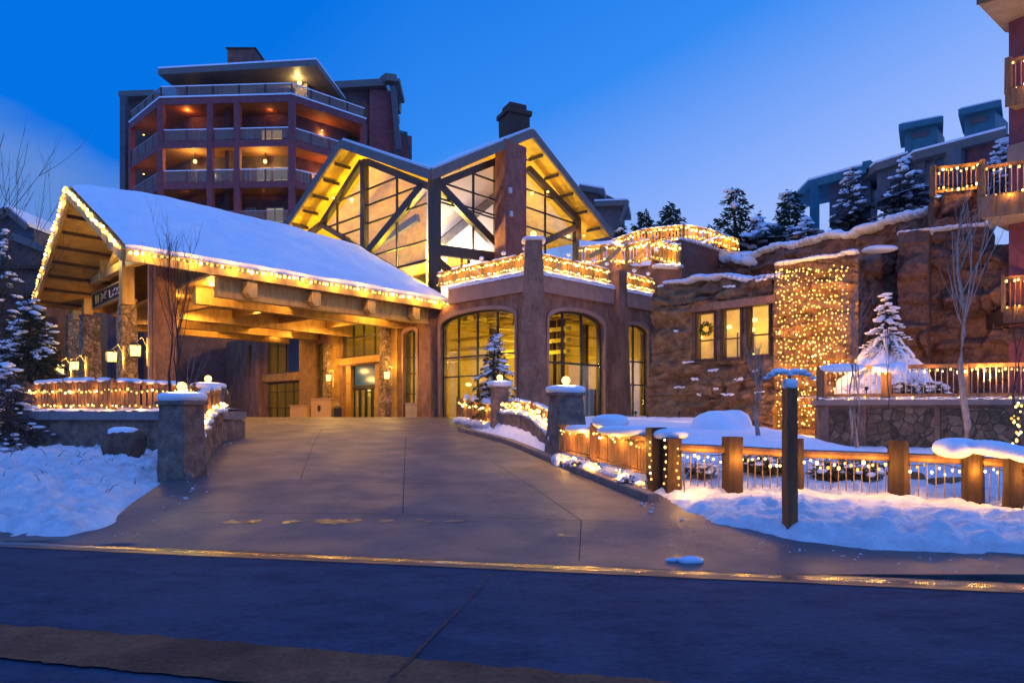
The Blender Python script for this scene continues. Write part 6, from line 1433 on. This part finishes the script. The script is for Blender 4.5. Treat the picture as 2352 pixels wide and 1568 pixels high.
f = Fr((P(100, 0, 43).x, 43), (P(150, 0, 43).x, 43)); MB().box(f, 0, f.len, -3, 0, 1, P(0, 600, 43).z).build('side_wing', TDRK, lh); MB().box(f, f.len * .2, f.len * .8, .005, .05, P(0, 735, 43).z, P(0, 708, 43).z).build('window', dg, lh)

# ================================================================== TREES
def conifer(loc, h, r, label, n=46, snow=.5, needle=NEED, group='conifers', dens=26, droop=.25, leaf=.12, ragged=.35, cat='conifer', t0=.08, tri=True, snk=1.0):
    loc = Vector(loc); t = thing('conifer', label, cat, loc, group); rnd = random.Random(hash((round(loc.x, 2), round(loc.y, 2))) & 0xffff)
    MB().tube([loc + Vector((.02 * h * math.sin(i * 1.3), 0, h * i / 6)) * 1.0 if i else loc for i in range(7)], r * .07 + .02, .01, 7).build('trunk', BARK, t)
    nd = MB(); sn = MB(); br = MB()
    for i in range(n):
        k = (i + .5) / n; z = h * (t0 + (.98 - t0) * k); L = r * (1 - k) ** .8 * (1 - ragged * rnd.random()) + .04 * r; a = i * 2.4 + rnd.uniform(-.5, .5)
        d = Vector((math.cos(a), math.sin(a), 0)); c = loc + Vector((0, 0, z)); pts = [c, c + d * L * .5 + Vector((0, 0, .06 * L)), c + d * L + Vector((0, 0, -droop * L * (1 - k * .7)))]
        br.tube(pts, .012 * h * .3 * (1 - k) + .008, .004, 4)
        m = max(5, int(dens * L / r * 1.5))
        for j in range(m):
            s = rnd.random() ** .7; p = along(pts, s * plen(pts)); sd = d.cross(Vector((0, 0, 1))); w = L * .28 * (1.15 - s)
            p = p + sd * rnd.uniform(-w, w) + Vector((0, 0, rnd.uniform(-.5, .15) * leaf))
            q = (d * rnd.uniform(.2, 1) + sd * rnd.uniform(-1, 1) + Vector((0, 0, rnd.uniform(-.5, .3)))).normalized() * leaf * rnd.uniform(.7, 1.5)
            o = q.cross(Vector((rnd.uniform(-.3, .3), rnd.uniform(-.3, .3), 1))).normalized() * leaf * .16
            nd.add([p, p + q * .5 + o, p + q, p + q * .5 - o], [(0, 1, 2, 3)])
            o2 = Vector((0, 0, leaf * .16)); nd.add([p, p + q * .6 + o2, p + q * .9 - o2], [(0, 1, 2)])
        if rnd.random() < snow:
            for s in (.45, .62, .8, .95):
                if rnd.random() < .75: p = along(pts, s * plen(pts)); q = leaf * rnd.uniform(.45, 1.05) * snk; sn.ball(p + Vector((0, 0, leaf * .25)), q * 1.3, q * .8, q * .34, 7, 4, .4, 5, 1, a)
    br.build('branches', BARK, t); nd.build('needles', needle, t)
    if sn.v: sn.build('branch_snow', SNOWR, t, sm=True)
    return t
p = P(70, 935, 24.5); conifer((p.x, p.y, .6), 5.4, 2.3, 'large snowy spruce at the left edge beside the canopy', 170, .38, NEED, dens=60, leaf=.17, droop=.35, t0=.04)
p = P(20, 940, 21); conifer((p.x, p.y, .7), 2.6, 1.6, 'lower frosted purplish bush-like fir at the extreme left edge', 60, .5, NEEDP, dens=36, leaf=.15, t0=.02)
p = P(130, 700, 34); conifer((p.x - 2.5, p.y, 1), 10.3, 1.6, 'tall dark narrow fir behind the snowy spruce, in front of the dim house', 90, .4, NEED, dens=26, leaf=.2)
p = P(1137, 915, 25.6); conifer((p.x, p.y, 1.5), 3.35, 1.18, 'snow-laden young conifer in front of the large arched window', 80, .7, NEED, dens=40, leaf=.13, droop=.3, t0=.03, snk=1.15)
shrub((P(1180, 905, 25.2).x, 25.2, 1.35), .8, .4, .3, 500, 'low snowy shrub right of the young conifer behind the curved fence', LEAF, 1.0, .08, 'shrubs in the snow')
# snow-burdened cone of a pine on the right terrace
p = P(2035, 860, 24.6); pt_ = conifer((p.x, p.y, 2.1), 4.05, 1.5, 'weeping conifer buried under a tall cone of snow on the right terrace', 80, .8, NEED, dens=34, leaf=.12, ragged=.6, t0=.05, snk=1.2, droop=.5)
mb = MB()
def cone(a, b):
    t_ = 2 * math.pi * a; q = Vector((math.cos(t_), math.sin(t_), 0)); rr = (1.75 * (1 - b) ** .82 + .05) * (1 + .34 * noise.noise(Vector((q.x * 2, q.y * 2, b * 4))) + .20 * noise.noise(Vector((q.x * 5, q.y * 5, b * 9))))
    return Vector((p.x + .1 * (1 - b), p.y + .1, 2.15)) + q * rr + Vector((0, 0, 2.25 * b ** .95 + .06 * noise.noise(Vector((a * 20, b * 20, 0)))))
mb.grid(cone, 70, 40)
rb2 = random.Random(9)
for i in range(95):
    b_ = rb2.random() ** 1.1 * .97; an_ = rb2.uniform(0, 6.283); q = Vector((math.cos(an_), math.sin(an_), 0)); R0 = 1.9 * (1 - b_) ** .8 + .12; c_ = Vector((p.x + .05, p.y + .1, 2.2 + 2.5 * b_))
    L_ = rb2.uniform(.75, 1.18); pts = [c_ + q * R0 * .35 + Vector((0, 0, .12)), c_ + q * R0 * .75 * L_ + Vector((0, 0, .04)), c_ + q * R0 * L_ + Vector((0, 0, -.22)), c_ + q * (R0 * L_ + .05) + Vector((0, 0, -.42 * rb2.random() - .2))]
    mb.tube(pts, .10 + .10 * (1 - b_), .035, 7, .5)
mb.build('snow_cone', SNOWR, pt_, sm=True)
mb = MB()
for i in range(900):
    b_ = rb2.random() ** 1.2; an_ = rb2.uniform(0, 6.283); q = Vector((math.cos(an_), math.sin(an_), 0)); R0 = (1.9 * (1 - b_) ** .8 + .12) * rb2.uniform(.85, 1.2); c_ = Vector((p.x + .05, p.y + .1, 2.0 + 2.4 * b_)) + q * R0
    a = (q + Vector((rb2.uniform(-.5, .5), rb2.uniform(-.5, .5), rb2.uniform(-1.2, 0)))).normalized() * rb2.uniform(.08, .2); o_ = a.cross(q + Vector((0, 0, .5))).normalized() * .018; mb.add([c_, c_ + a * .5 + o_, c_ + a, c_ + a * .5 - o_], [(0, 1, 2, 3)])
mb.build('needle_tips', NEED, pt_)
for k, (vx, vy, s, lab) in enumerate(((2078, 840, .5, 'dark twiggy shrub at the foot of the snow cone'), (2145, 850, .45, 'small snowy shrub right of the snow cone'))):
    q = P(vx, vy, 22.6); shrub((q.x, q.y, 2.3), s, s * .6, .28, 500, lab, LEAF, .7, .06, 'shrubs in the snow')
# hill conifers
for (vx, vt, vb, d, w, sn_, nm, lab) in ((1480, 482, 545, 60, 46, .0, 40, 'slim dark pine on the skyline, farthest left'), (1540, 465, 535, 58, 58, .0, 50, 'bushy dark pine on the skyline, second from the left'), (1590, 528, 560, 57, 20, .1, 14, ''),
                                     (1690, 430, 560, 50, 95, .08, 60, 'tall open pine on the skyline above the rocks'), (1815, 434, 560, 48, 85, .3, 70, 'broad pine left of the teal porch house'), (1740, 500, 565, 45, 60, .7, 50, 'low snowy pine between the two skyline pines'),
                                     (1955, 385, 525, 43, 78, .5, 110, 'frosted conifer in front of the left hill house'), (2080, 360, 510, 40, 100, .5, 130, 'wide snow-laden conifer in front of the middle hill house'), (2300, 322, 400, 33, 42, .9, 40, 'snowy fir tip just left of the right building'), (1850, 500, 570, 40, 50, .8, 40, 'low frosted fir below the porch house'), (1425, 515, 560, 56, 22, .1, 20, 'small pine top beside the far building')):
    if not lab: continue
    top = P(vx, vt, d); bot = P(vx, vb, d); conifer((bot.x, bot.y, bot.z - 1.0), top.z - bot.z + 1.0, w / FPX * d, lab, nm, sn_, NEED if sn_ < .5 else NEEDP, 'conifers on the hill', 34, -.25 if sn_ < .4 else .05, .42 if d > 44 else .26, .72)
# bare trees
def bare(loc, h, label, m=ASPEN, r=.05, lean=0, n=9, spread=.35, seed=1, start=.35, group='bare trees', stems=1, fork=2, up_=1.0):
    rnd = random.Random(seed); loc = Vector(loc); t = thing('bare_tree', label, 'tree', loc, group); tw_ = MB()
    for s in range(stems):
        off = Vector((rnd.uniform(-1, 1) * .12 * (stems > 1), rnd.uniform(-1, 1) * .12 * (stems > 1), 0)); ln = lean + (rnd.uniform(-.05, .05) if stems > 1 else 0)
        hh_ = h * (1 if s == 0 else rnd.uniform(.7, .95)); pts = [loc + off + Vector((ln * hh_ * (i / 8) + .012 * h * math.sin(i * 1.7 + s), .0, hh_ * i / 8)) for i in range(9)]
        MB().tube(pts, r * (1 if s == 0 else .7), r * .12, 7, .1).build('trunk', m, t)
        def grow(p, d, L, rr, lvl):
            q = [p]; k = 5
            for i in range(k): d = (d + Vector((rnd.uniform(-.12, .12), rnd.uniform(-.12, .12), .10 * up_))).normalized(); q.append(q[-1] + d * L / k)
            tw_.tube(q, rr, rr * .35, 4)
            if lvl < fork:
                for i in range(2 + (rnd.random() < .5)): j = rnd.randint(1, k - 1); grow(q[j], (d + Vector((rnd.uniform(-.7, .7), rnd.uniform(-.5, .5), rnd.uniform(0, .4)))).normalized(), L * rnd.uniform(.4, .65), rr * .55, lvl + 1)
        for i in range(n):
            k = start + (.95 - start) * (i + rnd.random()) / n; p = along(pts, plen(pts) * k); a = rnd.uniform(0, 6.28)
            grow(p, Vector((math.cos(a) * spread, math.sin(a) * spread, 1 - spread * .5)).normalized(), h * (1 - k) * rnd.uniform(.55, .95) + .1 * h, r * .38 * (1 - k * .6), 0)
    tw_.build('branches', m, t); return t
p = P(400, 930, 19.5); bare((p.x, p.y, .6), 6.0, 'thin multi-stemmed leafless tree in front of the canopy at left', BARK, .055, 0, 5, .22, 3, .5, stems=3)
p = P(412, 905, 20.5); bare((p.x + .15, p.y, .6), 3.0, 'short leafless sapling leaning right beside the multi-stemmed tree', ASPEN, .035, .05, 4, .6, 5, .5)
p = P(2218, 1010, 18.5); bare((p.x, p.y, .6), 6.6, 'tall pale aspen in front of the right terrace', ASPEN, .105, -.03, 7, .5, 31, .42, fork=2, up_=1.6)
p = P(2335, 1010, 17.5); bare((p.x, p.y, .5), 4.6, 'slender dark sapling near the right edge', BARK, .04, -.02, 5, .25, 9, .4)
p = P(1738, 1005, 18.5); bare((p.x, p.y, .9), 2.6, 'pale sapling in front of the three windows of the rock annex', ASPEN, .05, -.02, 4, .35, 12, .45, stems=2)
p = P(1962, 1010, 18.5); bare((p.x, p.y, .7), 4.4, 'clump of thin stems in front of the snow cone', ASPEN, .035, .01, 4, .25, 14, .5, stems=4)
p = P(2040, 1010, 20.5); bare((p.x, p.y, 1.9), 2.6, 'thin dark sapling rising before the snow cone', BARK, .02, 0, 4, .35, 15, .3)
p = P(2345, 1010, 16.5); bare((p.x, p.y, .5), 2.2, 'short sapling wound with lights at the right edge', BARK, .03, -.02, 5, .35, 17, .3)
sp = [P(2345 + random.uniform(-22, 18), random.uniform(905, 1040), 16.2) for i in range(26)]
lights_on('bulbs wound on the short sapling at the right edge', 'lights on the right terrace', [P(2340, 1030, 16.2), P(2345, 910, 16.2)], .2, .03, spots=sp, every=1.0, power=6)
for k, (vx, d, h, ln, sd) in enumerate(((-130, 15, 7.4, .17, 21), (-60, 19, 7.6, .12, 22))):
    p = P(vx, 945, d); bare((p.x, p.y, .5), h, ('leafless tree whose twigs reach up the left edge of the sky', 'leafless tree left of the gable with branches against the clouds', 'leafless tree just outside the frame with long twigs leaning right')[k], BARK, .045, ln, 13, .6, sd, .3, 'bare trees at the left edge')

# ---- small ground floodlights (only the bright dot beside the aspen is seen; the rest are added light)
def flood(p, label, power, aim, cone=110, col=(1, .50, .14)):
    p = Vector(p); t = thing('floodlight', label, 'floodlight', p, 'garden floodlights')
    d = (Vector(aim) - p).normalized(); MB().tube([p, p + Vector((0, 0, .12))], .015, .015, 6).build('stake', DARK, t)
    h = p + Vector((0, 0, .16)); MB().tube([h - d * .07, h + d * .03], .04, .06, 12).build('housing', DARK, t); MB().tube([h + d * .028, h + d * .036], .05, .05, 12).build('lens', DOWN, t)
    o = lamp(t, h + d * .12, power, col, .08, 'SPOT', name='lamp_light', cone=cone, blend=1.0); o.rotation_euler = d.to_track_quat('-Z', 'Y').to_euler()
q = P(2268, 812, 21.0); flood((q.x, q.y, 2.6), 'small floodlight shining up the cliff beside the tall aspen', 480, P(2200, 600, 27))
q = P(1990, 880, 21.0); flood((q.x, q.y, 2.35), 'added floodlight on the right terrace near the snow cone', 150, P(2030, 640, 27.5))
q = P(2330, 860, 20.0); flood((q.x, q.y, 2.35), 'added floodlight at the right end of the right terrace', 420, P(2290, 560, 25))
q = P(1560, 985, 23); flood((q.x, q.y, 1.6), 'added floodlight in the snow before the rock annex', 260, P(1600, 780, 30))
q = P(1900, 640, 29); flood((q.x, q.y, 7.9), 'added floodlight on top of the rock wall behind the light curtain', 340, P(1850, 560, 34), 140)
q = P(1460, 985, 25); flood((q.x, q.y, 1.6), 'added floodlight in the snow before the small arched window', 240, P(1410, 760, 33))
q = P(2040, 1030, 17); flood((q.x, q.y, HR(q.x, q.y)), 'added floodlight behind the long fence aimed at the flagstone wall', 60, P(2080, 980, 21.5), 150)
q = P(1215, 985, 25); flood((q.x, q.y, 1.5), 'added floodlight in the snow at the foot of the tall corner buttress', 260, P(1215, 640, 30))
q = P(2150, 1020, 16.5); flood((q.x, q.y, HR(q.x, q.y)), 'added floodlight in the snow before the tall aspen', 120, P(2215, 800, 19), 130)

# ---- shallow puddles, stains and stray snow on the driveway apron
mb = MB()
_pr = random.Random(11); _pl = []
for (cx_, cy_, sx_, sy_, nn_) in ((550, 1200, 28, 5, 6), (740, 1199, 90, 7, 16), (960, 1197, 20, 2, 2), (1045, 1197, 16, 2, 2), (1100, 1197, 14, 2, 1), (1290, 1234, 30, 3, 3)):
    for _ in range(nn_): _pl.append((cx_ + _pr.gauss(0, sx_ * .5), cy_ + _pr.gauss(0, sy_ * .5), _pr.uniform(5, 22), _pr.uniform(.7, 2.2)))
for k, (vx, vy, w, h) in enumerate(_pl):
    c = gp(vx, vy); n = 18; vs = [c + Vector((0, 0, .012))]
    d = c.y; ww = w / FPX * d; hh_ = h / FPX * d * d / (EYE - c.z)
    for i in range(n):
        t_ = 6.283 * i / n; rr = 1 + .45 * noise.noise(Vector((math.cos(t_) * 1.5, math.sin(t_) * 1.5, k * 3.1)))
        x, y = c.x + math.cos(t_) * ww * rr, c.y + math.sin(t_) * hh_ * rr; vs.append(Vector((x, y, G(x, y) + .010)))
    mb.add(vs, [(0, i + 1, (i + 1) % n + 1) for i in range(n)])
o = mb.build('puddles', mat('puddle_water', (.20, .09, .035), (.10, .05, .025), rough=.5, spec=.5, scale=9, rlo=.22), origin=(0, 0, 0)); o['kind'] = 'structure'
# crumbs of snow along the edges of the paving
mb = MB(); rnd = random.Random(4)
for E, sgn in ((LE[1:8], 1), (RE[1:7], -1)):
    L = plen(E)
    for i in range(55):
        p = along(E, L * rnd.random()); off = abs(rnd.gauss(0, .35)); x, y = p.x + sgn * off * .8, p.y - off * .7 * rnd.random()
        s_ = rnd.uniform(.004, .016) * (1 + 1.6 * (rnd.random() < .08)); mb.ball((x, y, G(x, y) + s_ * .4), s_ * 1.3, s_, s_ * .8, 6, 4, .4, 20)
o = mb.build('snow_crumbs', SNOW, sm=True, origin=(0, 0, 0)); o['kind'] = 'stuff'; o['label'] = 'crumbs of snow scattered along the paving edges'; o['category'] = 'snow'
# twigs and dead leaves sticking out of the left snow bank
mb = MB()
for i in range(60):
    x, y = rnd.uniform(-11.5, -7.2), rnd.uniform(12.0, 18)
    if outside(LE, -1, x, y) < .5: continue
    z = HL(x, y); a = rnd.uniform(0, 6.28); l = rnd.uniform(.05, .22)
    mb.tube([(x, y, z - .02), (x + math.cos(a) * l * .5, y + math.sin(a) * l * .5, z + l * .6), (x + math.cos(a) * l, y + math.sin(a) * l, z + l * .7)], .008, .003, 4)
o = mb.build('dead_twigs', BARK, origin=(0, 0, 0)); o['kind'] = 'stuff'; o['label'] = 'dead twigs poking out of the left snow bank'; o['category'] = 'twigs'
# final check of label length
for o in COL.objects:
    l = o.get('label')
    if l and len(l.split()) > 16: o['label'] = ' '.join(l.split()[:16])
